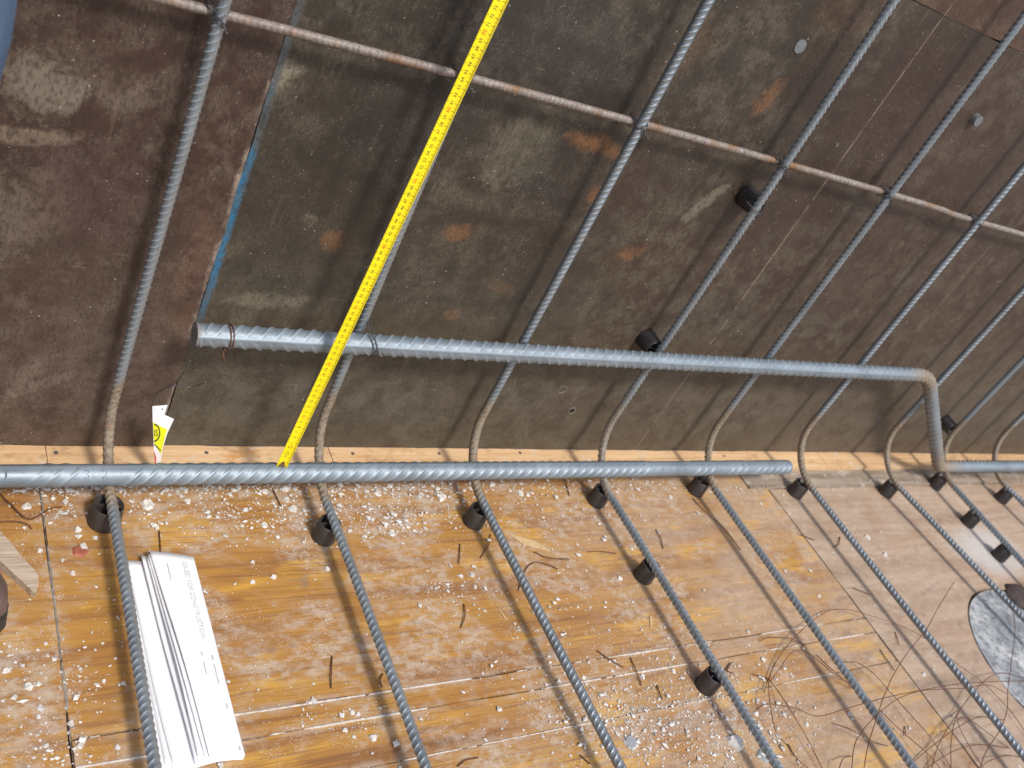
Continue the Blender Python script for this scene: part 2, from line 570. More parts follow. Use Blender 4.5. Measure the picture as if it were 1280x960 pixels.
col = k.mix(k.math('MULTIPLY', k.step(k.noise(k.pos(), 26, 6, .7), .52, .64), .6), col, (.50, .47, .43))
M_GREYB = k.out(col, .75, 0, g, .3, .001)
k = NT('splintered_wood')
g = k.noise(k.pos((60, 60, 60), (0, 0, 0), (0, 0, .95)), 1.0, 2, .5)
g2 = k.noise(k.pos((16, 300, 200), (0, 0, 0), (0, 0, .95)), 1.0, 4, .6)
M_STICK = k.out(k.ramp(g2, [(.3, (.30, .21, .14)), (.5, (.42, .34, .26)), (.75, (.56, .47, .38))]), .7, 0, g2, .4, .001)

M_DARK = plain('dark_joist_timber', (.06, .045, .03), .9)
M_FILL = plain('cement_joint_filler', (.50, .45, .40), .9, 0, .3, 120, .5)
M_FILL_G = plain('grey_joint_dirt', (.24, .20, .165), .9, 0, .4, 120, .5)
M_PLASTIC = plain('black_spacer_plastic', (.022, .020, .020), .42, 0, .5, 45, .15)
M_PLASTIC_D = plain('dusty_spacer_plastic', (.042, .035, .032), .5, 0, .35, 60, .15)
M_WIRE = plain('dark_tie_wire', (.11, .11, .115), .42, .7, .3, 200)
M_WIRE_R = plain('rusty_binding_wire', (.13, .055, .028), .65, .3, .4, 90)
M_MORTAR = plain('mortar_crumb', (.58, .56, .53), .9, 0, .38, 150, .5)
M_SLATE = plain('blue_grey_chip', (.27, .29, .31), .8, 0, .2, 200)
M_CONC = None
k = NT('cement_smeared_pile_head')
p = k.pos()
c1 = k.noise(p, 9, 7, .65, .4)
c2 = k.noise(p, 60, 6, .7)
col = k.ramp(c1, [(.3, (.13, .145, .16)), (.48, (.27, .29, .31)), (.66, (.52, .54, .55))])
col = k.mix(k.math('MULTIPLY', k.step(c2, .48, .60), .7), col, (.10, .105, .115))
M_CONC = k.out(col, .8, 0, c2, .6, .003)
M_PAPER = plain('white_paper', (.90, .91, .93), .55, 0, .02, 30, .05)
_t = M_PAPER.node_tree
_b = _t.nodes['Principled BSDF']
_tr = _t.nodes.new('ShaderNodeBsdfTranslucent'); _tr.inputs[0].default_value = (.80, .84, .92, 1)
_mx = _t.nodes.new('ShaderNodeMixShader'); _mx.inputs[0].default_value = .10
_o = _t.nodes['Material Output']
_t.links.new(_b.outputs[0], _mx.inputs[1]); _t.links.new(_tr.outputs[0], _mx.inputs[2]); _t.links.new(_mx.outputs[0], _o.inputs[0])
M_INK_F = plain('faint_grey_print', (.50, .50, .55), .6)
M_INK = plain('black_print', (.02, .02, .02), .5)
M_RED = plain('red_print', (.55, .04, .02), .5)
M_YEL = plain('yellow_tape_paint', (.86, .70, .008), .32, 0, .06, 25, .05)
M_HOOK = plain('worn_tape_hook', (.22, .13, .075), .45, .5, .3, 120)
M_TAGY = plain('yellow_label_print', (.72, .74, .02), .4, 0, .05)
M_TAGW = plain('white_label_plastic', (.80, .81, .84), .35, 0, .03)
M_TAGR = plain('red_label_print', (.7, .10, .05), .4, 0, .05)
M_PLUG = plain('grey_plastic_plug', (.13, .145, .155), .45, 0, .3, 90)
M_HOLE = plain('painted_hole_dark', (.008, .007, .006), .9)
M_RIM = plain('pale_hole_rim', (.20, .17, .14), .8)
M_NAIL = plain('dull_nail_steel', (.16, .15, .15), .5, .6, .3, 200)
M_CLOD = plain('dark_mud', (.06, .045, .04), .9, 0, .5, 60, .8)
M_GROUND = plain('site_concrete', (.32, .30, .27), .9, 0, .2, 3)
M_SPLINT = plain('pale_wood_shaving', (.52, .37, .20), .7, 0, .15, 200)

# ------------------------------------------------------------------ the setting: ground, deck, boards
me = mesh_from('ground', [(-60, -60, -.20), (60, -60, -.20), (60, 60, -.20), (-60, 60, -.20)], [(0, 1, 2, 3)])
tag(link('ground', me, M_GROUND), kind='structure')
deck = link('floor', box_mesh('floor', -1.6, 4.2, -2.4, .03, -.16, -.0186), M_DARK)
tag(deck, kind='structure')


def rough_rect(x0, x1, y0, y1, j=.0006, step=.05):
    pts = []
    cs = [(x0, y0), (x1, y0), (x1, y1), (x0, y1)]
    for i in range(4):
        a, b = np.array(cs[i]), np.array(cs[(i + 1) % 4])
        n = max(2, int(np.linalg.norm(b - a) / step))
        for t in range(n):
            pts.append(tuple(a + (b - a) * t / n + (rng.normal(0, j, 2) if 0 < t else 0)))
    return pts


PILE_C, PILE_R = (1.862, -.66), .2316
XL, XD = -.132, 1.364
sheets = [(-1.6, XL - .0015, -2.4, -.052, M_FLOOR, 0), (XL + .0015, XD - .002, -.4545, -.052, M_FLOOR, 0),
          (XL + .0015, XD - .002, -.4890, -.4575, M_FLOOR, 0), (XL + .0015, XD - .002, -.5560, -.4915, M_FLOOR, -.0005),
          (XL + .0015, XD - .002, -2.4, -.5585, M_FLOOR, 0), (XD + .002, 4.2, -2.4, -.106, M_FLOOR_PALE, 0)]
for i, (x0, x1, y0, y1, m, dz) in enumerate(sheets):
    out = rough_rect(x0, x1, y0, y1)
    if i < 5:
        me = prism_mesh('plywood_sheet', out, -.0184, dz)
    else:
        bm = bmesh.new()
        nr = 72
        hole = [(PILE_C[0] + (PILE_R + rng.normal(0, .0008)) * math.cos(a), PILE_C[1] + PILE_R * math.sin(a)) for a in np.linspace(0, 2 * math.pi, nr, endpoint=False)]
        es = []
        for loop in (out, hole):
            vs = [bm.verts.new((q[0], q[1], 0)) for q in loop]
            es += [bm.edges.new((vs[a], vs[(a + 1) % len(vs)])) for a in range(len(vs))]
        bmesh.ops.triangle_fill(bm, edges=es, use_beauty=True, use_dissolve=False)
        ext = bmesh.ops.extrude_face_region(bm, geom=bm.faces[:])
        for g_ in ext['geom']:
            if isinstance(g_, bmesh.types.BMVert): g_.co.z = -.0184
        bmesh.ops.recalc_face_normals(bm, faces=bm.faces[:])
        me = bpy.data.meshes.new('plywood_sheet')
        bm.to_mesh(me); bm.free()
    link('plywood_sheet', me, m, deck)
for yy, hw, keep in ((-.456, .0026, .75), (-.4902, .0022, .55), (-.5572, .0014, .35)):
    xs = np.arange(XL + .002, XD - .003, .004)
    nz = np.convolve(rng.normal(0, 1, len(xs) + 24), np.ones(25) / 5, 'valid')
    w = hw * np.clip(.55 + .5 * nz, .12, 1.4)
    top = np.where(nz > -.8 + (1 - keep), .0007, -.004) + rng.normal(0, .0003, len(xs))
    rows = [np.stack([xs, yy - w + rng.normal(0, .0004, len(xs)), np.full_like(xs, -.004)], -1), np.stack([xs, yy - w * .5, top], -1),
            np.stack([xs, yy + w * .5, top], -1), np.stack([xs, yy + w + rng.normal(0, .0004, len(xs)), np.full_like(xs, -.004)], -1)]
    link('joint_filler', grid_mesh('joint_filler', np.stack(rows, 1), closed_u=False), M_FILL, deck)
ys = np.arange(-1.2, -.06, .004)
nz = np.convolve(rng.normal(0, 1, len(ys) + 24), np.ones(25) / 5, 'valid')
w = .0030 * np.clip(.5 + .5 * nz, .1, 1.3)
top = np.where(nz > -.3, .0006, -.004) + rng.normal(0, .0003, len(ys))
link('joint_filler', grid_mesh('joint_filler', np.stack([np.stack([XL + .001 + d * w, ys, np.where(abs(d) > .8, -.004, top)], -1) for d in (1, .5, -.5, -1)], 1), closed_u=False), M_FILL_G, deck)
link('edge_board', prism_mesh('edge_board', rough_rect(1.30, 4.2, -.1045, -.053, .0008), -.0184, .0045), M_GREYB, deck)

pile = link('pile_head', prism_mesh('pile_head', [(PILE_C[0] + (PILE_R - .006 + rng.normal(0, .0012)) * math.cos(a), PILE_C[1] + (PILE_R - .006) * math.sin(a)) for a in np.linspace(0, 2 * math.pi, 60, endpoint=False)], -.0184, -.001), M_CONC)
tag(pile, 'round grey pile head smeared with cement, set in the plywood floor', 'pile head')


def lump(name, c, r, sx, sy, sz, seed, mat, sub=2):
    bm = bmesh.new()
    bmesh.ops.create_icosphere(bm, subdivisions=sub, radius=1)
    rr = np.random.default_rng(seed)
    ph = rr.uniform(0, 6, (5, 3)); fr = rr.uniform(1.5, 4, (5, 3))
    for v in bm.verts:
        d = sum(math.sin(fr[i][0] * v.co.x * 2 + ph[i][0]) * math.sin(fr[i][1] * v.co.y * 2 + ph[i][1]) * math.cos(fr[i][2] * v.co.z * 2 + ph[i][2]) for i in range(5))
        s = r * (1 + .05 * d)
        v.co = Vector((c[0] + v.co.x * s * sx, c[1] + v.co.y * s * sy, max(c[2], c[2] + v.co.z * s * sz)))
    me = bpy.data.meshes.new(name)
    bm.to_mesh(me); bm.free()
    return link(name, me, mat, smooth=True)


q = at(1272, 748, 'z', 0.0)
tag(lump('mud_clod', (q[0] + .02, q[1], -.001), .042, 1.3, 1.0, .28, 3, M_CLOD, 3), 'dark clod of mud lying on the grey pile head', 'mud clod')

# ------------------------------------------------------------------ formwork wall
WB = .0157
wall = empty('formwork_wall', (1.0, .01, WB))
tag(wall, 'dark film faced plywood formwork wall with rust stains and blue paint', 'wall')


def panel(x0, x1, z0, z1, y, m):
    out = rough_rect(x0, x1, z0, z1, .0007, .04)
    return link('plywood_panel', prism_mesh('plywood_panel', out, y, y + .018, 'y'), m, wall)


panel(-1.6, .0325, WB, 1.8, -.0035, M_WALL_L)
panel(.0345, 4.2, WB, .996, 0, M_WALL_R)
panel(.0345, 4.2, 0.9972, 1.8, -.0008, M_WALL_T)
link('backing_stud', box_mesh('backing_stud', -1.6, 4.2, .0185, .12, WB, 1.8), M_DARK, wall)


def disc_y(name, u, v, r, proud, mat, tilt=0, segs=20):
    q = at(u, v, 'y', 0)
    ring = [(q[0] + r * math.cos(a), q[2] + r * math.sin(a)) for a in np.linspace(0, 2 * math.pi, segs, endpoint=False)]
    return link(name, prism_mesh(name, ring, .002, -proud, 'y', taper=min(.001, r * .2)), mat, wall)


def ring_y(name, u, v, r0, r1, mat):
    q = at(u, v, 'y', 0)
    a_ = np.linspace(0, 2 * math.pi, 28, endpoint=False)
    V = np.array([[(q[0] + r * math.cos(a), y, q[2] + r * math.sin(a)) for a in a_] for r, y in ((r0, .001), (r0, -.0011), (r1, -.0011), (r1, .001))])
    return link(name, grid_mesh(name, V), mat, wall)


ring_y('hole_rim', 715, 513, .0064, .0078, M_RIM)
ring_y('plug_rim', 703, 487, .0080, .0090, M_RIM)
for (u, v, r, pr, mt) in [(932, 520, .006, .0010, M_NAIL), (1099, 521, .007, .0011, M_NAIL),
                          (1000, 58, .0115, .0016, M_PLUG), (1046, 181, .0045, .0012, M_NAIL), (1218, 148, .0105, .011, M_PLUG)]:
    nm = {M_PLUG.name: 'hole_plug', M_NAIL.name: 'nail_head'}[mt.name]
    d = disc_y(nm, u, v, r, pr, mt)
disc_y('hole_dark_disc', 715, 513, .0058, .0016, M_HOLE)  # flat black disc paints the dark inside of the hole

# pine battens at the foot of the wall
cuts = [-1.6, at(203, 570, 'z', .0147)[0] - .16, at(416, 575, 'z', .0147)[0], 1.62, 4.2]
bat_lab = ['pale pine batten at the wall foot behind the embossed end of the thick bar', 'pale pine batten at the wall foot behind the yellow label',
           'pale pine batten at the wall foot right of the tape hook', 'pale pine batten at the wall foot behind the crank of the bent thick bar']
nails = [(70, 566), (258, 566), (441, 567), (549, 567), (650, 566), (905, 570)]
for i in range(4):
    b = empty('timber_batten', ((cuts[i] + cuts[i + 1]) / 2, -.025, 0))
    tag(b, bat_lab[i], 'batten', 'pine battens along the wall foot')
    link('plank', prism_mesh('plank', rough_rect(cuts[i] + .0006, cuts[i + 1] - .0006, -.0505, -.0002 + (.0 if i else 0), .0005, .03), -.0184, .0147), M_PINE, b)
    for (u, v) in nails:
        q = at(u, v, 'z', .0147)
        if cuts[i] < q[0] < cuts[i + 1]:
            link('nail_head', prism_mesh('nail_head', [(q[0] + .0032 * math.cos(a), q[1] + .0032 * math.sin(a)) for a in np.linspace(0, 6.28, 10, endpoint=False)], .014, .0154), M_NAIL, b)

# ------------------------------------------------------------------ reinforcing bars
SPL = .035          # spacer length
RB = .0068          # bar core radius
CV = SPL + RB + .0006


def resample(P, ds):
    P = np.array(P, float)
    L = np.concatenate([[0], np.cumsum(np.linalg.norm(np.diff(P, axis=0), axis=1))])
    n = int(L[-1] / ds)
    s = np.linspace(0, L[-1], n)
    return np.stack([np.interp(s, L, P[:, i]) for i in range(3)], -1), s


def fillet(A, B, C, R, n=14):
    """arc of radius R rounding the corner A-B-C"""
    A, B, C = map(lambda q: np.array(q, float), (A, B, C))
    u = (A - B) / np.linalg.norm(A - B)
    w = (C - B) / np.linalg.norm(C - B)
    ang = math.acos(max(-1, min(1, u @ w)))
    t = R / math.tan(ang / 2)
    h = (u + w) / np.linalg.norm(u + w)
    O = B + h * R / math.sin(ang / 2)
    p0, p1 = B + u * t - O, B + w * t - O
    om = math.acos(max(-1, min(1, (p0 @ p1) / R / R)))
    return [O + (math.sin((1 - k) * om) * p0 + math.sin(k * om) * p1) / math.sin(om) for k in np.linspace(0, 1, n)]


def rebar(P, r, pitch, ribh, segs, roll, ref, longh=None, beta=.9, mask=None, rust=None, ds=None, long_rust=0.0, width=.17, wob=0):
    # rings are sheared along the ribs, so every rib crest follows a mesh line
    ds = pitch / 8
    P0, s0 = resample(P, .002)
    T = np.gradient(P0, axis=0)
    ker = np.ones(9) / 9
    Tp = np.pad(T, ((4, 4), (0, 0)), mode='edge')
    T = np.stack([np.convolve(Tp[:, i], ker, 'valid') for i in range(3)], -1)
    T /= np.linalg.norm(T, axis=1)[:, None]
    B = np.array(ref, float)[None] - (T @ np.array(ref, float))[:, None] * T
    B /= np.linalg.norm(B, axis=1)[:, None]
    N = np.cross(T, B)
    n = int(s0[-1] / ds)
    s = np.arange(n + 1) * ds
    n = n + 1
    P = np.stack([np.interp(s, s0, P0[:, i]) for i in range(3)], -1)
    th = np.arange(segs) * 2 * np.pi / segs
    row = (th >= np.pi)
    phi = np.where(row, th - np.pi, th)
    off = math.tan(beta) * r * (phi - np.pi / 2) * np.where(row, -1, 1)
    u = ((np.arange(n)[:, None] / 8 + np.where(row, .5, 0)[None]) + .5) % 1
    prof = np.exp(-((u - .5) / width) ** 2)
    cres = np.clip((np.sin(phi) - .10) / .90, 0, 1) ** .7
    mk = np.ones(n) if mask is None else mask(P, s)
    hgt = ribh * prof * cres[None] * mk[:, None]
    lh = longh if longh is not None else ribh * .8
    dl = np.minimum(np.abs(((th + np.pi / 2) % np.pi) - np.pi / 2), 9)
    lg = np.exp(-(dl / .17) ** 4)
    hgt = np.maximum(hgt, lh * lg[None])
    rad = r + hgt
    a = th + roll
    fade = np.minimum(1, np.minimum(s, s[-1] - s) / .03)
    sa = np.clip(s[:, None] + off[None] * fade[:, None], 0, s0[-1])
    ip = lambda A: np.stack([np.interp(sa.reshape(-1), s0, A[:, i]).reshape(sa.shape) for i in range(3)], -1)
    V = ip(P0) + rad[:, :, None] * (np.cos(a)[None, :, None] * ip(N) + np.sin(a)[None, :, None] * ip(B))
    me = grid_mesh('rebar', V, caps=True)
    rb_ = me.attributes.new('rib', 'FLOAT', 'POINT')
    rb_.data.foreach_set('value', np.clip(prof * cres[None] * mk[:, None], 0, 1).reshape(-1).astype(np.float32))
    rv = np.zeros((n, segs))
    if rust is not None: rv += rust(P, s)[:, None]
    if long_rust: rv += long_rust * lg[None] * np.ones((n, 1))
    at_ = me.attributes.new('rust', 'FLOAT', 'POINT')
    at_.data.foreach_set('value', np.clip(rv, 0, 1).reshape(-1).astype(np.float32))
    return me


BR = .105            # bend radius of the wall-to-floor bars
# wall x at z=.15 / .9, floor x at y=-.15 / -.6, roll, rust on the side rib
bars = [(-.0580, -.0554, -.0542, -.0581, .50, .9), (.2565, .2480, .2594, .2613, .42, .8), (.5492, .5411, .5459, .5533, 1.05, 0),
        (.8480, .8522, .8385, .8418, -.62, .35), (1.1420, 1.1400, 1.1325, 1.1334, -.35, .1), (1.4373, 1.4431, 1.4440, 1.4437, .95, 0),
        (1.7685, 1.7912, 1.7790, 1.8244, 1.1, 0), (2.0350, 2.0500, 2.0214, 2.0159, -.5, .1), (2.2900, 2.3200, 2.2771, 2.3228, 1.0, 0)]
bar_lab = ['ribbed steel bar bent from wall to floor, running along the folded papers',
           'ribbed steel bar bent from wall to floor just behind the yellow tape measure',
           'ribbed steel bar bent from wall to floor, first one right of the tape measure',
           'ribbed bar bent from wall to floor, with three black spacers under its floor leg',
           'ribbed bar bent from wall to floor, first one left of the thick bar end',
           'ribbed bar bent from wall to floor just past the thick bottom bar end',
           'ribbed steel bar bent from wall to floor, passing over the round grey pile head',
           'ribbed bar bent from wall to floor at the lower crank of the thick bar',
           'ribbed steel bar bent from wall to floor, farthest along the wall past the crank']


def lin(a, b, t0, t1, t):
    return a + (b - a) * (t - t0) / (t1 - t0)


def bar_wall_x(i, z): return lin(bars[i][0], bars[i][1], .15, .9, z)


def bar_floor_x(i, y): return lin(bars[i][2], bars[i][3], -.15, -.6, y)


for i, b in enumerate(bars):
    top = (bar_wall_x(i, 1.42), -CV, 1.42)
    zt, yt = CV + BR, -CV - BR
    pts = [np.array(top) + (.0022 * math.sin(3.1 * (1.42 - zz) + i * 1.7) * min(1, (zz - .2) * 4), 0, zz - 1.42) - (0, 0, 0) for zz in np.linspace(1.42, .25, 24)]
    for p_ in pts: p_[0] += bar_wall_x(i, p_[2]) - bar_wall_x(i, 1.42)
    x_a, x_b = bar_wall_x(i, zt), bar_floor_x(i, yt)
    # bent part: x blends from the wall leg to the floor leg
    for t in np.linspace(0, 1, 18):
        a = t * math.pi / 2
        pts.append((x_a + (x_b - x_a) * (3 * t * t - 2 * t ** 3), yt + BR * math.cos(a), zt - BR * math.sin(a)))
    for yy in np.linspace(-.25, -1.25, 22): pts.append((bar_floor_x(i, yy) + .0020 * math.sin(4.0 * (yy + .25) + i * 2.3), yy, CV))

    def rust(P, s, i=i):
        d = np.maximum(np.maximum(P[:, 2] - .165, -P[:, 1] - .135), 0)
        return np.exp(-(d / .02) ** 2) * (.95 if i != 3 else .75)
    me = rebar(pts, RB - .0002, .0100, .0014, 24, b[4], (1, 0, 0), rust=rust, long_rust=b[5], beta=.60, width=.14)
    tag(link('bent_rebar', me, M_STEEL), bar_lab[i], 'rebar', 'bent bars from wall to floor')

# thin horizontal distribution bar behind the uprights
RT = .0052
ZT = .706
thin_pts = []
for (u, v) in [(220, 3.4), (344, 32.7), (523, 81), (695, 127), (832, 163), (909, 182), (1046, 223.5), (1166, 259.5), (1277, 292)]:
    q = at(u, v, 'y', -CV + RB + RT + .0012)
    thin_pts.append(q)
thin_pts = [np.array([-.75, thin_pts[0][1], ZT - .004])] + thin_pts + [np.array([3.6, thin_pts[0][1], thin_pts[-1][2] - .004])]
tp = np.array(thin_pts)
tz = np.polyval(np.polyfit(tp[1:-1, 0], tp[1:-1, 2], 2), np.clip(tp[:, 0], -.3, 1.75))
tp[:, 2] = tz
me = rebar(catmull(tp, 10), RT, .0075, .0007, 14, .4, (0, 1, 0), ds=.0018, beta=.5)
tag(link('thin_rebar', me, M_THIN), 'thin rusty pale bar running horizontally across the wall behind the upright bars', 'rebar')


def thin_z(x): return float(np.interp(x, tp[:, 0], tp[:, 2]))


# thick bar lying in the corner, with rolled-in marks
R32 = .0150
Z32 = CV + RB + R32 + .0055
ba, bb = at(5, 595, 'z', Z32), at(975, 584, 'z', Z32)
dirx = (bb - ba) / np.linalg.norm(bb - ba)


def bot_at(u):
    lo, hi = -1.0, 3.0
    for _ in range(40):
        m = (lo + hi) / 2
        P = ba + dirx * m
        c = CAM_R @ (P - CAM_C)
        if c[0] / c[2] * F_PX + 640 < u: lo = m
        else: hi = m
    return ba + dirx * lo


BOT_END = bot_at(985)
BOT_START = ba - dirx * .75
x_of = lambda u: bot_at(u)[0]
smooth_iv = [(x_of(-60), x_of(37)), (x_of(56), x_of(62)), (x_of(83), x_of(152)), (x_of(806), x_of(860)), (x_of(888), x_of(903)), (x_of(928), x_of(938))]


def bmask(P, s):
    m = np.ones(len(P))
    for a, b in smooth_iv:
        m *= 1 - ((P[:, 0] > a) & (P[:, 0] < b))
    ker = np.ones(5) / 5
    return np.convolve(np.pad(m, 2, mode='edge'), ker, 'valid')


bot = empty('thick_rebar', tuple((BOT_START + BOT_END) / 2))
tag(bot, 'thick straight ribbed steel bar lying in the corner, embossed with 32', 'rebar')
me = rebar([BOT_START, BOT_END], R32, .0205, .0019, 48, -1.39, (0, 0, 1), longh=.0010, mask=bmask, beta=.80, width=.11,
           rust=lambda P, s: np.exp(-(np.abs(s - s[-1]) / .004) ** 2) * .6)
link('bar_body', me, M_STEEL32, bot)


def emboss(txt, u, size, name='embossed_mark'):
    V, Fc = text_geo(txt, size)
    c = bot_at(u)
    view = CAM_C - c
    view -= (view @ dirx) * dirx
    view /= np.linalg.norm(view)
    up = np.cross(view, dirx)
    up = up if up[1] > 0 or up[2] > 0 else -up
    out = []
    for h in (-.0006, .0020):
        for p in V:
            a = p[1] / R32
            out.append(c + dirx * p[0] + (R32 + h) * (math.cos(a) * view + math.sin(a) * up))
    n = len(V)
    faces = [tuple(i + n for i in f) for f in Fc]
    # side walls along boundary edges
    cnt = {}
    for f in Fc:
        for a, b in zip(f, f[1:] + f[:1]):
            cnt[(a, b)] = 1
    for (a, b) in list(cnt):
        if (b, a) not in cnt: faces.append((a, b, b + n, a + n))
    return link(name, mesh_from(name, out, faces), M_STEEL32, bot)


emboss('E', 8, .021)
emboss('3', 107, .019)
emboss('2', 129, .019)
for u_ in (812, 823, 832, 841, 851):
    emboss('-', u_, .020, 'worn_mark')

# cranked thick bar tied against the uprights
YC = -(CV + RB + R32 + .0016)
c0, c1 = at(243, 418, 'y', YC), at(1105, 466.3, 'y', YC)
d01 = (c1 - c0) / np.linalg.norm(c1 - c0)
cm = at(660, 442, 'y', YC)
k1 = at(1161, 469, 'y', YC)
zc2 = CV + RB + R32 + .003
k2 = at(1181, 583, 'z', zc2)
k3 = at(1275, 582, 'z', zc2)
d3 = (k3 - k2) / np.linalg.norm(k3 - k2)
k2 = k2 - d3 * .03
end = k2 + d3 * 1.6
end[1] = k2[1]
path = [c0] + list(catmull([c0, cm, c1], 12))[1:-1] + fillet(c1, k1, k2, .115, 20) + fillet(k1, k2, end, .055, 14) + [end]


def crust(P, s):
    d1 = np.linalg.norm(P - k1, axis=1)
    d2 = np.linalg.norm(P - k2, axis=1)
    seg = np.clip(1 - np.abs((P[:, 2] - .2) / .16), 0, 1)
    return np.clip(.9 * np.exp(-(d1 / .07) ** 2) + .9 * np.exp(-(d2 / .09) ** 2) + .35 * seg * (P[:, 0] > k1[0] - .02) + .5 * np.exp(-(s / .012) ** 2), 0, 1)


me = rebar(path, R32, .0205, .0022, 48, -1.12, (0, 1, 0), longh=.0014, beta=.72, rust=crust, width=.11)
tag(link('cranked_rebar', me, M_STEEL32), 'thick ribbed steel bar cranked down to the floor, tied across the upright bars', 'rebar')


# ------------------------------------------------------------------ tie wires
def tie_loop(c, ax_len, r_f, r_b, yf, yb, flip=1, jit=0):
    s = flip
    return [(-s * ax_len, yb, .8 * ax_len), (-s * .35 * ax_len, yf * .8, .45 * ax_len), (0, yf, .05 + 0 * s), (s * .5 * ax_len, yf * .75, -.5 * ax_len),
            (s * ax_len, yb * .8, -.8 * ax_len), (s * .7 * ax_len, yb + r_b, -.1 * ax_len), (-s * .7 * ax_len, yb + r_b, .1 * ax_len)]


def make_tie(cx, cy_front, cz, r_f, r_b, lab, tail=(.004, -.006, -.012), L=.013, wr=.00085, group='wire ties on the bars'):
    yb = r_f + r_b
    grids = []
    for fl, dz in ((1, .001), (1, -.0035), (-1, .003)):
        P = np.array([(-fl * L, yb, .75 * L), (-fl * .4 * L, -r_f * .55, .4 * L), (0, -r_f - .0014, 0), (fl * .45 * L, -r_f * .6, -.35 * L), (fl * L, yb, -.75 * L),
                      (fl * .75 * L, yb + r_b + .0012, -.1 * L), (-fl * .75 * L, yb + r_b + .0012, .1 * L)])
        P[:, 2] += dz
        P += rng.normal(0, .0004, P.shape)
        P += np.array([cx, cy_front, cz])
        grids.append(tube_grid(catmull(P, 6, True), wr, 6, True))
    p0 = np.array([cx + .003, cy_front - r_f - .002, cz - .002])
    t = np.array(tail)
    tl = np.linspace(0, 1, 14)[:, None]
    tw = p0 + t * tl + np.hstack([np.cos(tl * 14), np.zeros_like(tl), np.sin(tl * 14)]) * .0009
    grids.append(tube_grid(tw, wr, 6))
    o = link('tie_wire', multi_mesh('tie_wire', grids), M_WIRE)
    tag(o, lab, 'wire', group)
    return o


ords = ['that runs along the papers', 'behind the tape measure', 'first past the tape measure', 'with the tied wall spacer', 'second past the tape measure but one', 'next to the standing hole plug']
tie_lab = ['wire tie where the thin rusty bar crosses the upright left of the panel joint',
           'wire tie where the thin rusty bar crosses the upright behind the tape measure',
           'wire tie where the thin rusty bar crosses the upright above the broad orange rust patch',
           'wire tie where the thin rusty bar crosses the upright just above the wall spacer',
           'wire tie where the thin rusty bar crosses the upright beside the scored pale line',
           'wire tie where the thin rusty bar crosses the upright below the protruding grey plug']
for i in range(6):
    x = bar_wall_x(i, ZT)
    make_tie(x, -CV, thin_z(x), RB + .001, RT + .0006, tie_lab[i], tail=[(.006, -.004, -.008), (.008, -.003, -.004), (.008, -.004, -.006), (.009, -.003, -.010), (.006, -.004, -.012), (.008, -.002, -.008)][i])


def wrap_ring(c, axis, r, turns=1.6, wr=.0009, pitch=.003, ph=0):
    axis = np.array(axis, float); axis /= np.linalg.norm(axis)
    a = np.cross(axis, (0, .3, 1)); a /= np.linalg.norm(a)
    b = np.cross(axis, a)
    t = np.linspace(0, turns * 2 * math.pi, int(26 * turns))[:, None]
    return np.array(c) + r * (np.cos(t + ph) * a + np.sin(t + ph) * b) + axis * (t / 6.283 - turns / 2) * pitch


q = at(285, 421, 'y', YC)
g1 = [tube_grid(wrap_ring(q, d01, R32 + .0025, 2.0, pitch=.004, ph=1), .0009, 6)]
qt = at(276, 438, 'y', YC)
g1.append(tube_grid(catmull([qt + (0, -.006, .004), qt + (.002, -.012, -.002), qt + (.006, -.010, -.012)], 6), .0012, 6))
tag(link('tie_wire', multi_mesh('tie_wire', g1), M_WIRE_R), 'rusty wire loop round the free upper end of the cranked bar', 'wire', 'wire ties on the bars')
q = at(462, 430, 'y', YC)
g1 = []
for (dx, ph) in ((0, 0), (.006, .5)):
    P = [(-.010 + dx, RB + .004 + R32, .030), (-.006 + dx, -.004, .018), (.0 + dx, -R32 - .003, .004), (.003 + dx, -R32 - .002, -.006), (.000 + dx, -.004, -.0185), (-.006 + dx, R32 + .003, -.010), (-.012 + dx, R32 + 2 * RB + .004, .008)]
    g1.append(tube_grid(catmull(np.array(P) + q, 7, True), .0009, 6, True))
g1.append(tube_grid(catmull(np.array([(.002, -R32 - .004, .002), (.007, -R32 - .008, .004), (.013, -R32 - .008, .002), (.017, -R32 - .005, -.003)]) + q, 6), .0011, 6))
tag(link('tie_wire', multi_mesh('tie_wire', g1), M_WIRE), 'dark wire tie binding the cranked bar to the upright by the tape measure', 'wire', 'wire ties on the bars')

# ------------------------------------------------------------------ plastic spacers
def spacer_mesh(r_top, r_base, h, seed):
    rr = np.random.default_rng(seed)
    segs = 28
    t = .0022
    a = np.arange(segs) * 2 * np.pi / segs
    prof = [(r_base, 0), (r_base + .0006, .002), (r_base * .985 + r_top * .015, .006), (r_top, h - .001), (r_top - .0006, h), (r_top - t, h), (r_top - t - .0003, .004), (.0005, .0035)]
    V = np.array([[(p[0] * math.cos(x), p[0] * math.sin(x), p[1]) for x in a] for p in prof])
    return grid_mesh('cup', V, caps=True)


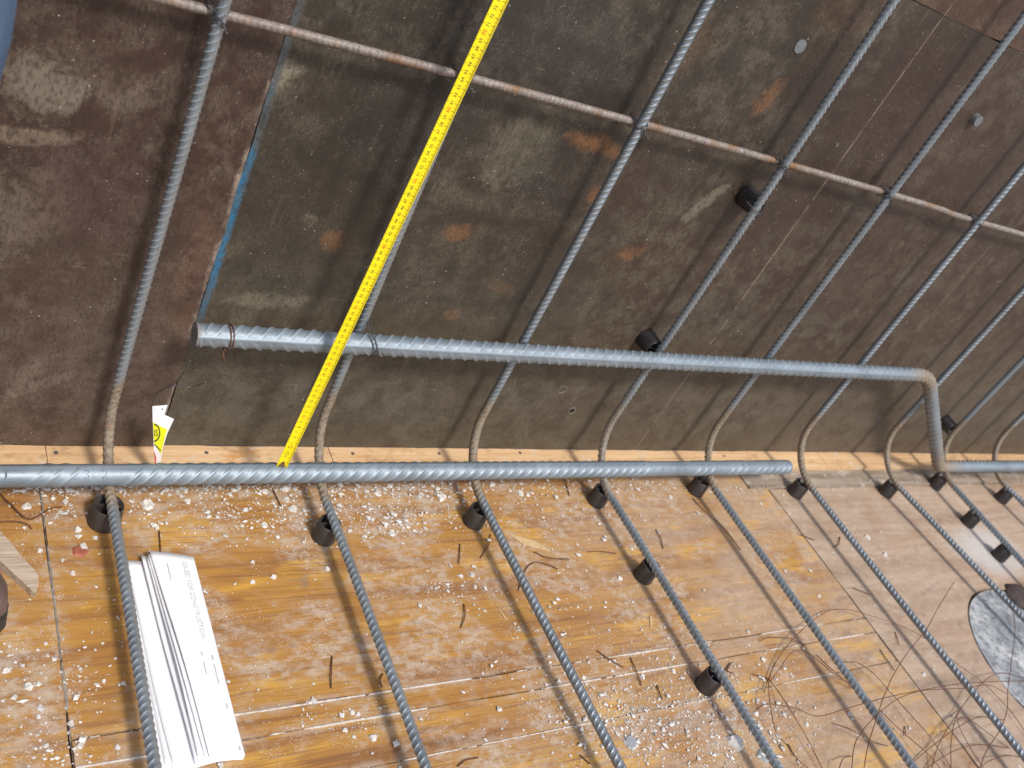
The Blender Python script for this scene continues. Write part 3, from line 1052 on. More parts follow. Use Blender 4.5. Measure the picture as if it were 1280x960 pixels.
def make_spacer(base, axis, h, r_top, r_base, lab, roll=0, mat=None):
    """base point on deck or wall, axis the outward normal"""
    e = empty('rebar_spacer', tuple(base))
    ax = Vector(axis)
    rot = ax.to_track_quat('Z', 'Y')
    e.rotation_mode = 'QUATERNION'
    e.rotation_quaternion = rot @ Matrix.Rotation(roll, 3, 'Z').to_quaternion()
    tag(e, lab, 'spacer', 'black plastic spacers under the bars')
    o = bpy.data.objects.new('cup', spacer_mesh(r_top, r_base, h, 1)); COL.objects.link(o); o.parent = e
    o.data.materials.append(mat or M_PLASTIC_D)
    for j, ang in enumerate((0, math.pi / 2)):
        me = box_mesh('cross_wall', -r_top + .0024, r_top - .0024, -.0009, .0009, .0036, h - (.0005 if j == 0 else .004))
        w = bpy.data.objects.new('cross_wall', me); COL.objects.link(w); w.parent = e
        w.rotation_euler = (0, 0, ang)
        me.materials.append(mat or M_PLASTIC_D)
    return e


sp = [(136, 631, 0, .0205, 'black plastic spacer under the bar that runs along the papers'),
      (413, 653, 1, .0176, 'black plastic spacer under the floor leg of the bar behind the tape measure'),
      (601, 636, 2, .0176, 'black plastic spacer under the first bar right of the tape measure'),
      (755, 612, 3, .0176, 'black spacer nearest the thick bottom bar under the bar with three floor spacers'),
      (815, 706, 3, .0176, 'middle black spacer under the bar with three floor spacers'),
      (895, 843, 3, .0176, 'black spacer farthest from the wall under the bar with three floor spacers'),
      (879, 600, 4, .0176, 'black spacer tucked below the thick bottom bar near its free end'),
      (1004, 604, 5, .0178, 'black spacer just past the free end of the thick bottom bar'),
      (1117, 605, 6, .0178, 'black spacer at the bend of the bar that passes over the pile head'),
      (1178, 596, 7, .0178, 'black spacer right under the lower bend of the cranked thick bar'),
      (1220, 643, 7, .0178, 'middle black spacer of three under the bar at the lower crank'),
      (1260, 685, 7, .0178, 'black spacer beside the pile head, last of three under one bar'),
      (1264, 614, 8, .0178, 'black spacer under the bar farthest along the wall')]
for j, (u, v, bi, rt, lab) in enumerate(sp):
    q = at(u, v, 'z', SPL)
    x = bar_floor_x(bi, q[1])
    xx = x + np.clip(q[0] - x, -.006, .006)
    make_spacer((xx, q[1], .0002 if q[1] < -.106 or xx < 1.3 else .0047), (0, 0, 1), SPL if q[1] < -.106 or xx < 1.3 else SPL - .0045, rt, rt + .0014, lab, roll=rng.uniform(-.3, .3))
wsp = [(948, 259, 3, .0175, 'black plastic spacer on the wall tied to an upright below the thin rusty bar'),
       (818, 437, 3, .0176, 'black plastic spacer on the wall just above the cranked thick bar'),
       (1190, 537, 7, .0176, 'black plastic spacer on the wall behind the sloping crank')]
for (u, v, bi, rt, lab) in wsp:
    q = at(u, v, 'y', -SPL)
    x = bar_wall_x(bi, q[2])
    make_spacer((x + np.clip(q[0] - x, -.012, .012), -.0002, q[2]), (0, -1, 0), SPL, rt, rt + .002, lab, roll=rng.uniform(-.4, .4), mat=M_PLASTIC)
    if v == 259:
        c = np.array([x, -CV, q[2]])
        P = [(-.016, .010, .004), (-.008, -.006, .002), (0, -RB - .0025, -.001), (.008, -.006, -.003), (.012, .004, -.005), (.004, .013, -.002)]
        g1 = [tube_grid(catmull(np.array(P) + c, 6, True), .0009, 6, True), tube_grid(catmull(np.array([(.006, -.008, -.002), (.010, -.010, -.007), (.011, -.011, -.012)]) + c, 5), .0009, 6)]
        tag(link('tie_wire', multi_mesh('tie_wire', g1), M_WIRE), 'wire tie holding the black wall spacer to its upright bar', 'wire', 'wire ties on the bars')

# ------------------------------------------------------------------ tape measure
T0 = np.array([.1822, -.1125, .0857])
TD = np.array([.0607, .0445, 1.0]); TD /= np.linalg.norm(TD)
tn = np.array([-.22, -.95, .12]); tn -= (tn @ TD) * TD; tn /= np.linalg.norm(tn)      # face normal
tw = np.cross(tn, TD); tw /= np.linalg.norm(tw)
if tw[0] < 0: tw = -tw
TWID = .0168


def tape_pt(s, w, h=0.0):
    """s metres from the hook, w across, h above the face"""
    sag = .0016 * (1 - (w / (TWID / 2)) ** 2)
    bow = .004 * math.sin(math.pi * min(1, s / 1.0))
    return T0 + TD * s + tw * (w + .0015 * math.sin(2.2 * s)) + tn * (h - sag + bow * .3)


tape = empty('tape_measure', tuple(T0))
tag(tape, 'yellow steel tape measure blade held upright, its hook on the thick bottom bar', 'tape measure')
TL = 1.12
ss = np.linspace(-.003, TL, 90)
wsx = np.linspace(-TWID / 2, TWID / 2, 9)
front = np.array([[tape_pt(s, w) for w in wsx] for s in ss])
back = np.array([[tape_pt(s, w, -.0005) for w in wsx[::-1]] for s in ss])
link('blade', grid_mesh('blade', np.concatenate([front, back], 1), caps=True), M_YEL, tape)
# printed ticks
tv, tf = [], []


def quad_on_tape(s0, s1, w0, w1):
    b = len(tv)
    for s, w in ((s0, w0), (s0, w1), (s1, w1), (s1, w0)): tv.append(tape_pt(s, w, .00022))
    tf.append((b, b + 1, b + 2, b + 3))


for mm in range(8, int(TL * 1000)):
    ln = .0052 if mm % 10 == 0 else (.0036 if mm % 5 == 0 else .0023)
    wd = .00024 if mm % 10 == 0 else .00014
    s = mm / 1000
    quad_on_tape(s - wd, s + wd, TWID / 2 - .0004 - ln, TWID / 2 - .0004)
    if mm % 10 == 0:
        quad_on_tape(s - wd, s + wd, -TWID / 2 + .0004, -TWID / 2 + .0030)
link('tick_marks', mesh_from('tick_marks', tv, tf), M_INK, tape)['kind'] = 'stuff'
link_cm_v, link_cm_f = [], []
for cmn in range(1, int(TL * 100)):
    red = cmn % 10 == 0
    V, Fc = text_geo(str(cmn), .0072 if red else .0060)
    pv = [tape_pt(cmn / 100 + p[0], -.0012 - p[1], .00024) for p in V]
    if red:
        link('decade_number', mesh_from('decade_number', pv, list(Fc)), M_RED, tape)
    elif cmn > 5:
        b = len(link_cm_v)
        link_cm_v += pv
        link_cm_f += [tuple(i + b for i in f) for f in Fc]
link('centimetre_numbers', mesh_from('centimetre_numbers', link_cm_v, link_cm_f), M_INK, tape)['kind'] = 'stuff'
for s_, w_ in ((.020, .0014), (.026, .0022), (.032, .0010), (.040, .0020), (.047, .0012)):
    ring = [tape_pt(s_ + r_ * w_ * math.cos(a), -.001 + r_ * w_ * math.sin(a), .00024) for r_ in (1.0, 1.35) for a in np.linspace(0, 2 * math.pi, 14, endpoint=False)]
    link('class_mark', mesh_from('class_mark', ring, [(i, (i + 1) % 14, 14 + (i + 1) % 14, 14 + i) for i in range(14)]), M_INK, tape)
# end hook: plate with two rivets and a bent lip
hk = []
for s, w in ((-.0035, -.0045), (-.0035, .0045), (.004, .0036), (.010, .0016), (.010, -.0016), (.004, -.0036)): hk.append((s, w))
verts = [tape_pt(s, w, .0007) for s, w in hk] + [tape_pt(s, w, -.0002) for s, w in hk]
fc = [tuple(range(6)), tuple(range(6, 12))[::-1]] + [(i, (i + 1) % 6, 6 + (i + 1) % 6, 6 + i) for i in range(6)]
hook = link('hook', mesh_from('hook', verts, fc), M_HOOK, tape)
lip = [tape_pt(-.0035, -.0045, .0007), tape_pt(-.0035, .0045, .0007), tape_pt(-.0035, .0045, -.006), tape_pt(-.0035, -.0045, -.006),
       tape_pt(-.0046, -.0045, .0007), tape_pt(-.0046, .0045, .0007), tape_pt(-.0046, .0045, -.006), tape_pt(-.0046, -.0045, -.006)]
link('lip', mesh_from('lip', lip, [(0, 1, 2, 3), (7, 6, 5, 4), (0, 4, 5, 1), (1, 5, 6, 2), (2, 6, 7, 3), (3, 7, 4, 0)]), M_HOOK, hook)
for s, w in ((.0005, .0022), (.0005, -.0022)):
    c = tape_pt(s, w, .0007)
    ring = [[c + .0013 * (math.cos(a) * TD + math.sin(a) * tw) + tn * h for a in np.linspace(0, 2 * math.pi, 10, endpoint=False)] for h in (0, .0006)]
    link('rivet', grid_mesh('rivet', np.array(ring), caps=True), M_NAIL, hook)

# ------------------------------------------------------------------ folded papers
paper = empty('folded_papers', (.005, -.36, 0))
tag(paper, 'bundle of folded white drawing sheets lying on the floor beside a bar', 'papers')
PX1, PY0, PY1 = .0505, -.2045, -.517


def sheet_pt(u, v, k, uk):
    """u 0 at the right fold, 1 at full width to the left; v 0 at the wall end"""
    x = PX1 - .100 * u + .0045 * v
    y = PY0 + (PY1 - PY0) * v - .012 * (1 - u) * (1 - v) + .004 * k * .3 * (1 - v)
    base = .0016 + .0012 * k
    lift = (.0032 * k) * (min(1, u / max(uk, .01)) ** 2.2) * (.55 + .45 * math.sin(math.pi * (.15 + .8 * v)))
    belly = .006 * math.sin(math.pi * min(1, u / .6)) * (.5 + .5 * v)
    curl = .0035 * math.sin(7 * v + k) * (u / max(uk, .01)) ** 3
    return (x, y, base + lift + belly + curl * .5)


ends = [(.99, .985, 0), (.93, .90, .2), (.90, .83, .5), (.70, .60, 1.7), (.645, .545, 3.0), (.625, .50, 3.5), (.60, .455, 4.1)]
for kk, (ua, ub, kz) in enumerate(ends):
    uk = ua
    nu, nv = 16, 30
    uu = np.linspace(0, 1, nu)
    top = np.array([[sheet_pt(u * (ua + (ub - ua) * v + .012 * math.sin(5 * v + 2.3 * kk) * v), v, kz, ua + (ub - ua) * v) for u in uu] for v in np.linspace(0 + .010 * ((kk * 2) % 3), 1 - .012 * ((kk * 2) % 3), nv)])
    top[:, :, 2] += .00055 * kk
    bot_ = top.copy(); bot_[:, :, 2] -= .0004
    me = grid_mesh('sheet', np.concatenate([top, bot_[:, ::-1]], 1), caps=True)
    link('sheet', me, M_PAPER, paper)
    if kk == len(ends) - 1:
        def on_sheet(a, b):        # a across from the right edge (m), b along from the wall end (m)
            v_ = b / (PY0 - PY1)
            q = np.array(sheet_pt(a / .100, v_, kz, ua + (ub - ua) * v_)); q[2] += .0045; return q
        V, Fc = text_geo('ISSUED FOR CONSTRUCTION', .0098)
        stamp = [on_sheet(.0160 - p[1], .078 + p[0]) for p in V]
        link('stamp_print', mesh_from('stamp_print', stamp, list(Fc)), M_INK_F, paper)
        for (a0, b0, la, lb_) in ((.009, .168, .0022, .008), (.023, .165, .0022, .006), (.010, .182, .0012, .030), (.024, .180, .0010, .020), (.006, .240, .0022, .008), (.040, .020, .0010, .030), (.004, .30, .002, .006)):
            qd = [on_sheet(a0 + i * la, b0 + j * lb_) for i, j in ((0, 0), (1, 0), (1, 1), (0, 1))]
            link('print_line', mesh_from('print_line', qd, [(0, 1, 2, 3)]), M_INK_F, paper)

# ------------------------------------------------------------------ yellow label
lab = empty('bar_label', tuple(at(195, 579, 'y', -.075)))
tag(lab, 'torn white and yellow plastic label standing behind the thick bottom bar', 'label')
LY = -.068
W_ = lambda u, v, dy=0: at(u, v, 'y', LY + dy)


def label_piece(name, pts, mat, dy, parent, thick=.0005):
    P = [W_(u, v, dy + .00035 * ((u - 195) * .9)) for u, v in pts]
    n = len(P)
    v = [p for p in P] + [p + np.array([0, thick, 0]) for p in P]
    f = [tuple(range(n)), tuple(range(n, 2 * n))[::-1]] + [(i, (i + 1) % n, n + (i + 1) % n, n + i) for i in range(n)]
    return link(name, mesh_from(name, v, f), mat, parent)


body = label_piece('label_body', [(190.5, 508), (209.5, 506.5), (205.5, 518.5), (217.5, 524), (209, 542), (203.5, 560), (200.5, 580), (193.5, 580), (192, 555), (191, 530)], M_TAGW, 0, lab)
label_piece('yellow_band', [(191.2, 528), (209, 537), (206.5, 546), (203.5, 558), (201.3, 568), (192.7, 554.5)], M_TAGY, -.0006, body, .0003)
label_piece('red_corner', [(192.9, 564), (195.4, 572), (195.0, 580), (193.9, 580)], M_TAGR, -.0006, body, .0003)
lean = lambda u: .00035 * ((u - 195) * .9)
rg = []
for r in (9.2, 11.0):
    rg.append([(192.4 + r * .72 * math.cos(a), 541 + r * 1.05 * math.sin(a)) for a in np.linspace(-1.50, 1.50, 22)])
rg = np.array([[W_(u, v, -.0011 + lean(u)) for u, v in row] for row in rg])
link('label_ring', grid_mesh('label_ring', rg, closed_u=False), M_INK, body)
V, Fc = text_geo('IS', 11.5)
link('label_letters', mesh_from('label_letters', [W_(195.2 + p[0] * .62, 541.5 - p[1], -.0012 + lean(195.2 + p[0] * .62)) for p in V], list(Fc)), M_INK, body)
for (u0, v0, u1, v1) in ((193.4, 555.5, 201, 563.2), (193, 509, 194.2, 519), (202.4, 511, 204, 511.5)):
    qd = [W_(u, v, -.0012 + lean(u)) for u, v in ((u0, v0 - .7), (u1, v1 - .7), (u1, v1 + .9), (u0, v0 + .9))]
    link('label_line', mesh_from('label_line', qd, [(0, 1, 2, 3)]), M_INK, body)
for pts, lb in (([(192, 520), (190, 505), (196, 492), (210, 484), (222, 476), (232, 462), (238, 450)], 'thin bent wire rising from the torn yellow label to the cranked bar'),
                ([(206, 488), (220, 482), (238, 484), (250, 481), (257, 478)], 'short dark wire end sticking out beside the panel joint above the label')):
    P = [at(u, v, 'y', LY + .012 * math.sin(i * .9)) for i, (u, v) in enumerate(pts)]
    tag(link('wire_strand', wire_mesh('wire_strand', catmull(P, 6), .0008), M_WIRE), lb, 'wire')

# ------------------------------------------------------------------ loose wires and clippings on the deck
zq = lambda X, Y: (960 + X / 4, 760 + Y / 4)
tangle = [([(-60, 505), (0, 480), (130, 500), (250, 540), (400, 500), (600, 445), (800, 405), (1000, 375), (1280, 365), (1400, 372)], 1, 'long rusty binding wire lying across two bars in the wire tangle'),
          ([(-20, 420), (0, 360), (40, 270), (120, 160), (210, 75), (300, 15), (400, 8), (500, 35), (640, 80), (760, 135), (860, 210), (960, 290), (1070, 370), (1200, 500), (1280, 610), (1330, 690)], 0, 'rusty binding wire in a wide arch reaching highest toward the wall'),
          ([(930, -130), (850, 0), (790, 110), (700, 220), (630, 330), (580, 440), (540, 560), (500, 690), (480, 800), (470, 860)], 1, None),
          ([(0, 350), (60, 430), (130, 540), (200, 660), (270, 800), (300, 860)], 0, None),
          ([(380, 270), (450, 275), (530, 330), (620, 430), (700, 520), (790, 620), (850, 700), (910, 790), (950, 850)], 0, None),
          ([(560, 510), (640, 590), (720, 660), (800, 730), (860, 800), (900, 860)], 0, None),
          ([(1205, -100), (1220, 0), (1235, 100), (1220, 250), (1200, 400), (1195, 510), (1160, 610), (1100, 700), (1070, 770), (1050, 850)], 1, 'rusty wire hanging over the bar at the grey pile head'),
          ([(800, 860), (820, 790), (850, 690), (900, 600), (960, 510), (1020, 430), (1100, 350), (1180, 325), (1280, 350), (1350, 380)], 0, None),
          ([(1090, 830), (1070, 790), (1000, 680), (960, 600), (950, 555), (990, 550), (1040, 580), (1120, 640), (1210, 700)], 0, 'rusty wire doubled back in a tight hairpin'),
          ([(915, 860), (915, 790), (915, 680), (930, 580), (960, 510)], 0, None),
          ([(415, 860), (420, 790), (430, 700), (460, 630), (540, 540), (640, 460), (760, 415), (900, 405), (1000, 400), (1100, 385), (1200, 430)], 1, None),
          ([(320, 575), (420, 610), (520, 665), (600, 690)], 0, None),
          ([(240, 235), (300, 290), (380, 360), (420, 400)], 0, None),
          ([(-40, 165), (0, 150), (100, 150), (190, 185)], 0, None),
          ([(-80, 330), (-20, 345), (0, 365), (10, 480), (40, 620), (90, 680), (160, 770), (200, 800), (240, 860)], 0, None),
          ([(780, 810), (900, 730), (1000, 690), (1100, 685), (1200, 700)], 0, None),
          ([(340, 860), (360, 790), (380, 750), (420, 740)], 0, None),
          ([(700, 790), (860, 660), (960, 590), (1060, 545), (1180, 560)], 0, None),
          ([(1000, 860), (1080, 780), (1180, 740), (1280, 745)], 0, None),
          ([(10, 370), (60, 300), (120, 220), (180, 215), (260, 270), (330, 330), (400, 370)], 0, None)]
for pts, hi, lb in tangle:
    P = []
    n = len(pts)
    ph = rng.uniform(0, 6)
    for i, (X, Y) in enumerate(pts):
        u, v = zq(X, Y)
        t = i / (n - 1)
        if hi:
            z = CV + RB + .0055 + .006 * math.sin(i * 1.3 + ph) ** 2 if 0 < i < n - 1 else .03
        else:
            z = .0025 + .022 * math.sin(math.pi * t) ** 1.0 * (.4 + .6 * math.sin(i * .9 + ph) ** 2)
        P.append(at(u, v, 'z', z))
    C = catmull(P, 10)
    tag(link('binding_wire', wire_mesh('binding_wire', C, .00075), M_WIRE_R), lb or ('long' if len(pts) > 6 else 'short') + ' tangled rusty wire ' + where(P[len(P) // 2]), 'wire', 'loose binding wire tangle on the floor')

clips = [[(199, 664), (201, 689)], [(340, 610), (352, 634)], [(415, 820), (414, 845), (414, 860)], [(575, 680), (574, 705)], [(613, 668), (611, 680), (601, 697)], [(580, 755), (581, 770), (576, 785)],
         [(479, 842), (475, 850), (478, 859)], [(572, 958), (583, 950), (598, 947)], [(648, 738), (655, 716), (665, 704), (680, 704), (697, 711)], [(668, 690), (685, 697), (711, 699)], [(820, 662), (826, 673), (829, 686)],
         [(746, 813), (762, 824), (779, 834)], [(788, 822), (796, 840), (802, 857)], [(821, 856), (828, 875)], [(1066, 735), (1088, 743)], [(1119, 790), (1124, 806)], [(1041, 684), (1048, 681), (1050, 671)],
         [(866, 623), (882, 640), (905, 660), (926, 688)], [(700, 590), (706, 600), (712, 620)], [(1000, 668), (1018, 675)], [(1100, 812), (1118, 838)], [(1131, 908), (1132, 920)], [(735, 690), (750, 689), (770, 692)],
         [(905, 840), (915, 828), (909, 838), (918, 842)], [(725, 944), (738, 955)], [(985, 930), (993, 945)]]
for c in clips:
    P = [at(u, v, 'z', .0016 + .002 * (i % 2)) for i, (u, v) in enumerate(c)]
    C = catmull(P, 5) if len(P) > 2 else np.linspace(P[0], P[1], 4)
    tag(link('wire_clipping', wire_mesh('wire_clipping', C, .00095), M_WIRE_R), 'rusty wire clipping ' + where(P[0]), 'wire clipping', 'wire clippings on the floor')
for c, lb in (([(-15, 600), (0, 617), (15, 632), (28, 645), (38, 649), (48, 645), (62, 636), (78, 633)], 'dark hooked wire on the floor left of the spacer with the wide cup'),
              ([(-20, 655), (0, 652), (22, 652), (34, 655), (40, 661)], 'short curved wire on the floor above the broken wood stick')):
    P = [at(u, v, 'z', .004 + .003 * math.sin(i)) for i, (u, v) in enumerate(c)]
    tag(link('wire_offcut', wire_mesh('wire_offcut', catmull(P, 6), .0010), M_WIRE_R), lb, 'wire')

# wood shavings and the broken stick
for c in ([(635, 667), (655, 681), (690, 690), (668, 676)], [(620, 757), (624, 762), (636, 776), (630, 772)], [(812, 770), (815, 770), (815, 784), (813, 784)], [(1084, 693), (1092, 700), (1087, 700)], [(1210, 590), (1222, 600), (1216, 600)]):
    P = [at(u, v, 'z', .001)[:2] for u, v in c]
    tag(link('wood_shaving', prism_mesh('wood_shaving', P, .0003, .0016), M_SPLINT), 'pale wood shaving ' + where(P[0]), 'wood shaving', 'wood shavings on the floor')
stick_px = [(-60, 590), (-25, 625), (0, 664), (12, 676), (30, 698), (43, 712), (49.5, 722), (49, 729), (43, 731), (47, 736), (46, 742), (40, 740), (33, 733), (18, 720), (0, 704), (-35, 680), (-80, 650)]
P = [tuple(at(u, v, 'z', .009)[:2]) for u, v in stick_px]
me = prism_mesh('wood_stick', P, .0004, .0105, taper=.0016)
tag(link('wood_stick', me, M_STICK), 'grey broken wood stick with a splintered end on the floor', 'wood stick')

# ------------------------------------------------------------------ mortar crumbs
def chip(u, v, size_px, mat, lb, seed, flat=.35):
    q = at(u, v, 'z', .001)
    dep = float((CAM_R @ (q - CAM_C))[2])
    s = size_px * dep / F_PX / 2
    rr = np.random.default_rng(seed)
    n = rr.integers(5, 8)
    ang = np.sort(rr.uniform(0, 2 * np.pi, n))
    ang = np.linspace(0, 2 * np.pi, n, endpoint=False) + rr.uniform(-.3, .3, n)
    ring = [(q[0] + s * rr.uniform(.7, 1.15) * math.cos(a), q[1] + s * rr.uniform(.7, 1.15) * math.sin(a)) for a in ang]
    me = prism_mesh('mortar_chip', ring, .0002, .0008 + s * flat, taper=s * .28)
    o = link('mortar_chip', me, mat)
    tag(o, lb or ('large' if size_px > 10 else 'small') + ' pale mortar chip ' + where(q), 'mortar chip', 'loose mortar chips on the floor')


chips = [(185, 631, 18), (366, 636, 14), (358, 625, 10), (357, 611, 11), (330, 656, 11), (331, 614, 10), (34, 633, 14), (12, 632, 5), (97, 662, 11), (91, 716, 8), (50, 688, 8), (78, 700, 5), (552, 622, 15), (590, 718, 9),
         (577, 720, 8), (490, 666, 11), (594, 733, 7), (842, 839, 8), (920, 928, 26), (1084, 671, 9), (1155, 843, 8), (35, 858, 14), (8, 838, 11), (130, 851, 7), (409, 711, 9), (342, 721, 9), (316, 702, 7),
         (316, 727, 8), (651, 616, 11), (524, 620, 7), (307, 637, 9), (298, 608, 9), (120, 672, 7), (18, 871, 9), (48, 895, 8), (100, 932, 9), (147, 934, 8), (472, 614, 9), (488, 607, 9), (615, 605, 8), (803, 845, 9), (838, 621, 7),
         (1008, 905, 7), (1024, 745, 6), (500, 960, 8), (440, 890, 8), (448, 892, 7), (432, 912, 9), (467, 922, 12), (660, 618, 8), (775, 723, 8), (1106, 693, 9), (730, 847, 7), (955, 880, 9), (945, 892, 8), (208, 612, 8), (233, 625, 7)]
for i, (u, v, s) in enumerate(chips):
    chip(u, v, s, M_MORTAR, None, 100 + i)
chip(788, 928, 24, M_SLATE, 'flat blue-grey chip among the white crumbs between two bars', 55, .15)
chip(955, 944, 24, M_SLATE, 'flat blue-grey flake beside a large white chip under the spacer bar', 56, .15)
chip(100, 689, 24, plain('red_brown_paint_flake', (.33, .10, .06), .6, 0, .2), 'red and white flake near the top of the papers', 57, .15)
chip(104, 684, 12, M_MORTAR, 'white mortar chip sitting on the red flake', 58, .6)

# density: along the thick bar, in clusters, and thinly everywhere
N = 9500
pts = []
cl_px = [(90, 612, 60, 5, 500), (480, 650, 25, 14, 260), (555, 622, 26, 8, 160), (560, 738, 22, 18, 160), (800, 885, 90, 40, 1300), (925, 920, 60, 40, 1100), (30, 840, 30, 30, 160), (95, 860, 25, 40, 150), (250, 640, 70, 18, 260), (70, 640, 25, 10, 160),
         (330, 650, 60, 18, 350), (690, 645, 60, 18, 220), (700, 740, 60, 50, 380), (770, 790, 80, 30, 350), (420, 640, 40, 20, 150), (620, 609, 270, 5, 1700), (300, 611, 150, 6, 1200), (440, 640, 170, 16, 700), (500, 655, 25, 10, 350), (800, 905, 40, 18, 500), (900, 905, 70, 40, 900), (760, 900, 60, 30, 500), (480, 625, 200, 18, 700), (680, 640, 120, 25, 500), (430, 895, 60, 16, 160), (240, 760, 60, 60, 120),
         (1110, 860, 30, 40, 150), (1000, 720, 40, 60, 120), (1130, 590, 100, 6, 160), (870, 820, 60, 20, 160), (60, 940, 40, 15, 160)]
for (u, v, su, sv, n) in cl_px:
    for _ in range(n):
        pts.append((rng.normal(u, su), rng.normal(v, sv)))
for _ in range(700):
    pts.append((rng.uniform(-60, 1150), rng.uniform(600, 1000)))
for _ in range(120):
    pts.append((rng.uniform(1000, 1300), rng.uniform(610, 1000)))
octv = np.array([(1, 0, 0), (0, 1, 0), (-1, 0, 0), (0, -1, 0), (0, 0, 1), (0, 0, -1)], float)
octf = np.array([(0, 1, 4), (1, 2, 4), (2, 3, 4), (3, 0, 4), (1, 0, 5), (2, 1, 5), (3, 2, 5), (0, 3, 5)])
VV, FF = [], []
cnt = 0
for (u, v) in pts:
    if v < 600: continue
    q = at(u, v, 'z', 0)
    if q[1] > -.056 or not (-.5 < q[0] < 3): continue
    if (q[0] - PILE_C[0]) ** 2 + (q[1] - PILE_C[1]) ** 2 < (PILE_R + .01) ** 2: continue
    s = min(.0056, .00070 * math.exp(rng.normal(.10, .78)))
    a = rng.uniform(0, 6.28)
    M = np.array([[math.cos(a), -math.sin(a), 0], [math.sin(a), math.cos(a), 0], [0, 0, 1]])
    vv = (octv * rng.uniform(.65, 1.35, (6, 3)) + rng.normal(0, .18, (6, 3))) * (s, s * rng.uniform(.55, 1), s * rng.uniform(.22, .5))
    vv = vv @ M.T
    zf = 0.0046 if (q[1] > -.104 and q[0] > 1.3) else 0
    vv += (q[0], q[1], zf + .0001 - vv[:, 2].min())
    VV.append(vv); FF.append(octf + cnt * 6); cnt += 1
me = mesh_from('mortar_crumbs', np.vstack(VV), [tuple(map(int, f)) for f in np.vstack(FF)])
tag(link('mortar_crumbs', me, M_MORTAR), 'fine white mortar crumbs and grit strewn over the plywood floor', 'crumbs', kind='stuff')


# ------------------------------------------------------------------ person standing at the left, mostly out of frame
def loft(name, secs, mat, parent, segs=20):
    """secs: (centre, a, b, ua, ub) ellipse sections"""
    th = np.arange(segs) * 2 * np.pi / segs
    V = []
    for c, a, b, ua, ub in secs:
        c, ua, ub = (np.array(q, float) for q in (c, ua, ub))
        V.append(c + a * np.cos(th)[:, None] * ua + b * np.sin(th)[:, None] * ub)
    return link(name, grid_mesh(name, np.array(V), caps=True), mat, parent)


def skin_obj(name, verts, edges, radii, mat, parent, sub=2):
    me = bpy.data.meshes.new(name)
    me.from_pydata([tuple(v) for v in verts], edges, [])
    o = bpy.data.objects.new(name, me)
    COL.objects.link(o)
    md = o.modifiers.new('skin', 'SKIN')
    md.use_smooth_shade = True
    for sv, r in zip(me.skin_vertices[0].data, radii):
        sv.radius = (r, r) if not isinstance(r, tuple) else r
    me.skin_vertices[0].data[0].use_root = True
    s = o.modifiers.new('sub', 'SUBSURF'); s.levels = sub; s.render_levels = sub
    dg = bpy.context.evaluated_depsgraph_get()
    bpy.context.view_layer.update()
    me2 = bpy.data.meshes.new_from_object(o.evaluated_get(dg))
    bpy.data.objects.remove(o)
    return link(name, me2, mat, parent, smooth=True)


k = NT('denim')
w1 = k.noise(k.pos((900, 900, 260)), 1.0, 2, .5)
w2 = k.noise(k.pos(), 12, 5, .6)
M_DENIM = k.out(k.mix(k.math('MULTIPLY', k.step(w1, .45, .7), .5), k.ramp(w2, [(.3, (.055, .11, .20)), (.7, (.12, .21, .34))]), (.20, .30, .44)), .85, 0, w1, .4, .001)
M_SHIRT = plain('grey_work_shirt', (.16, .16, .17), .9, 0, .2, 20)
M_SKIN = plain('skin', (.42, .24, .16), .5, 0, .1, 30)
M_HAIR = plain('dark_hair', (.02, .016, .012), .6, 0, .4, 120)
M_BOOT = plain('dusty_brown_boot', (.115, .078, .066), .55, 0, .35, 35, .3)
M_SOLE = plain('boot_sole', (.03, .026, .024), .8)
PXo, PYo = -.395, -.36
person = empty('person', (PXo, PYo, 0))
tag(person, 'person in blue jeans and brown boots standing beside the brown wall panel', 'person')
fa, fb = (-.405, -.280), (-.475, -.52)              # ankles: wall-side foot, room-side foot
hip = (-.44, -.385, .93)
bv = [(hip[0], hip[1], .95), (-.43, -.385, 1.15), (-.415, -.385, 1.38), (-.41, -.385, 1.50), (-.395, -.385, 1.60), (-.385, -.385, 1.70),
      (-.41, -.295, .88), (-.40, -.275, .50), (fa[0] - .01, fa[1], .09), (-.455, -.475, .88), (-.435, -.505, .50), (fb[0] - .01, fb[1], .09),
      (-.415, -.215, 1.40), (-.38, -.17, 1.14), (-.22 - .12, -.24, .95), (-.415, -.555, 1.40), (-.40, -.60, 1.14), (-.33, -.56, .95)]
be = [(0, 1), (1, 2), (2, 3), (3, 4), (4, 5), (0, 6), (6, 7), (7, 8), (0, 9), (9, 10), (10, 11), (2, 12), (12, 13), (13, 14), (2, 15), (15, 16), (16, 17)]
br = [.12, .115, .13, .055, .085, .075, .08, .055, .038, .08, .055, .038, .055, .042, .028, .055, .042, .028]
skin_obj('body', bv, be, br, M_SKIN, person)
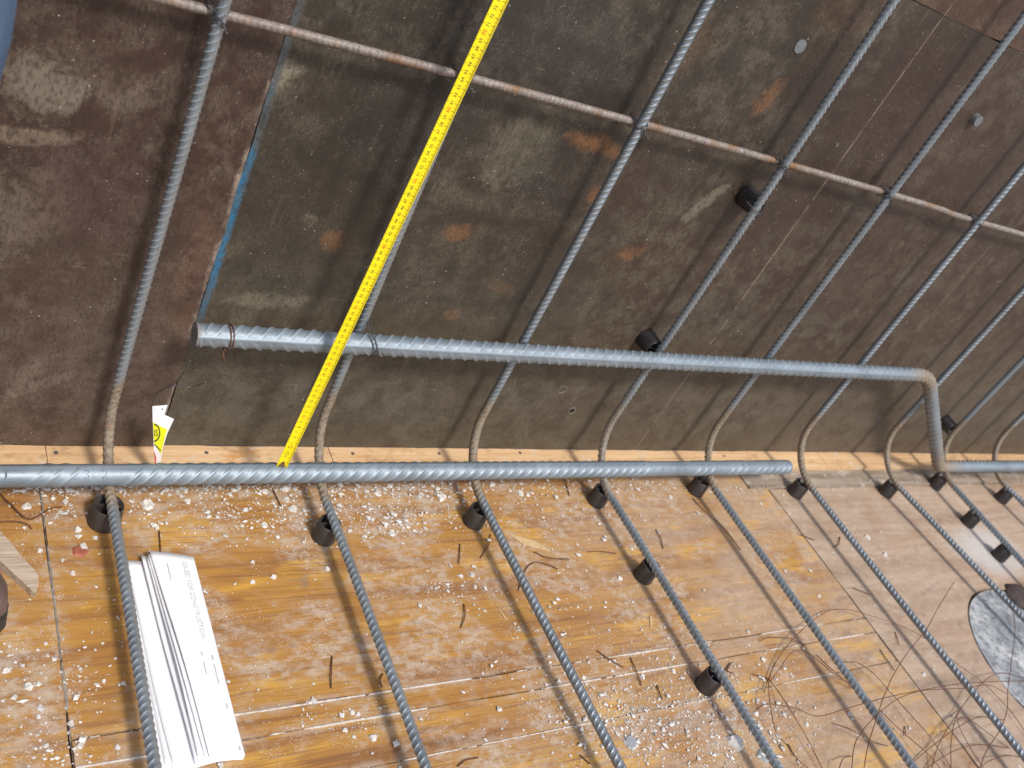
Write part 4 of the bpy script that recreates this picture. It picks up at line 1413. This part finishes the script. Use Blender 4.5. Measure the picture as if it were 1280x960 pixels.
jv = [(hip[0], hip[1], .97), (hip[0], hip[1], .86), (-.368, -.290, .84), (-.380, -.284, .72), (-.425, -.276, .60), (-.405, -.272, .46), (-.402, -.270, .28), (fa[0] - .008, fa[1], .10), (-.455, -.48, .80), (-.447, -.498, .64), (-.44, -.508, .48), (-.468, -.515, .28), (fb[0] - .008, fb[1], .10)]
skin_obj('jeans', jv, [(0, 1), (1, 2), (2, 3), (3, 4), (4, 5), (5, 6), (6, 7), (1, 8), (8, 9), (9, 10), (10, 11), (11, 12)], [.160, .150, .135, .128, .110, .092, .086, .082, .12, .11, .092, .086, .082], M_DENIM, person)
sv_ = [(hip[0], hip[1], .96), (-.43, -.385, 1.15), (-.415, -.385, 1.38), (-.412, -.385, 1.47), (-.415, -.21, 1.40), (-.385, -.175, 1.18), (-.415, -.56, 1.40), (-.40, -.595, 1.18)]
skin_obj('shirt', sv_, [(0, 1), (1, 2), (2, 3), (2, 4), (4, 5), (2, 6), (6, 7)], [.15, .14, .15, .075, .085, .065, .085, .065], M_SHIRT, person)
loft('hair', [((-.40, -.385, z), .098 * s, .088 * s, (1, 0, 0), (0, 1, 0)) for z, s in ((1.68, .8), (1.70, 1.0), (1.74, 1.02), (1.78, .85), (1.80, .5), (1.806, .1))], M_HAIR, person)
for (ax, ay), toe in ((fa, -.1885), (fb, -.262)):
    L = toe - (ax - .075)
    x0 = ax - .075
    secs = []
    for t, w, h in ((0, .020, .03), (.05, .034, .055), (.25, .038, .075), (.42, .039, .072), (.58, .044, .056), (.75, .047, .047), (.88, .042, .043), (.95, .033, .036), (.99, .018, .022), (1.0, .004, .006)):
        secs.append(((x0 + L * t, ay, .022 + h * .72), w, h * .78, (0, 1, 0), (0, 0, 1)))
    bt = loft('boot', secs, M_BOOT, person, 24)
    loft('shaft', [((ax - .01, ay, z), .052, .046, (1, 0, 0), (0, 1, 0)) for z in (.05, .09, .13, .17)], M_BOOT, bt)
    n = 30
    ol = []
    for a in np.linspace(0, 2 * math.pi, n, endpoint=False):
        cx = math.cos(a); wv = .047 if cx > 0 else .038
        ol.append((x0 + L / 2 + (L / 2 + .003) * math.copysign(abs(cx) ** .75, cx), ay + wv * math.copysign(abs(math.sin(a)) ** .75, math.sin(a))))
    link('sole', prism_mesh('sole', ol, .0003, .024, taper=.001), M_SOLE, bt)
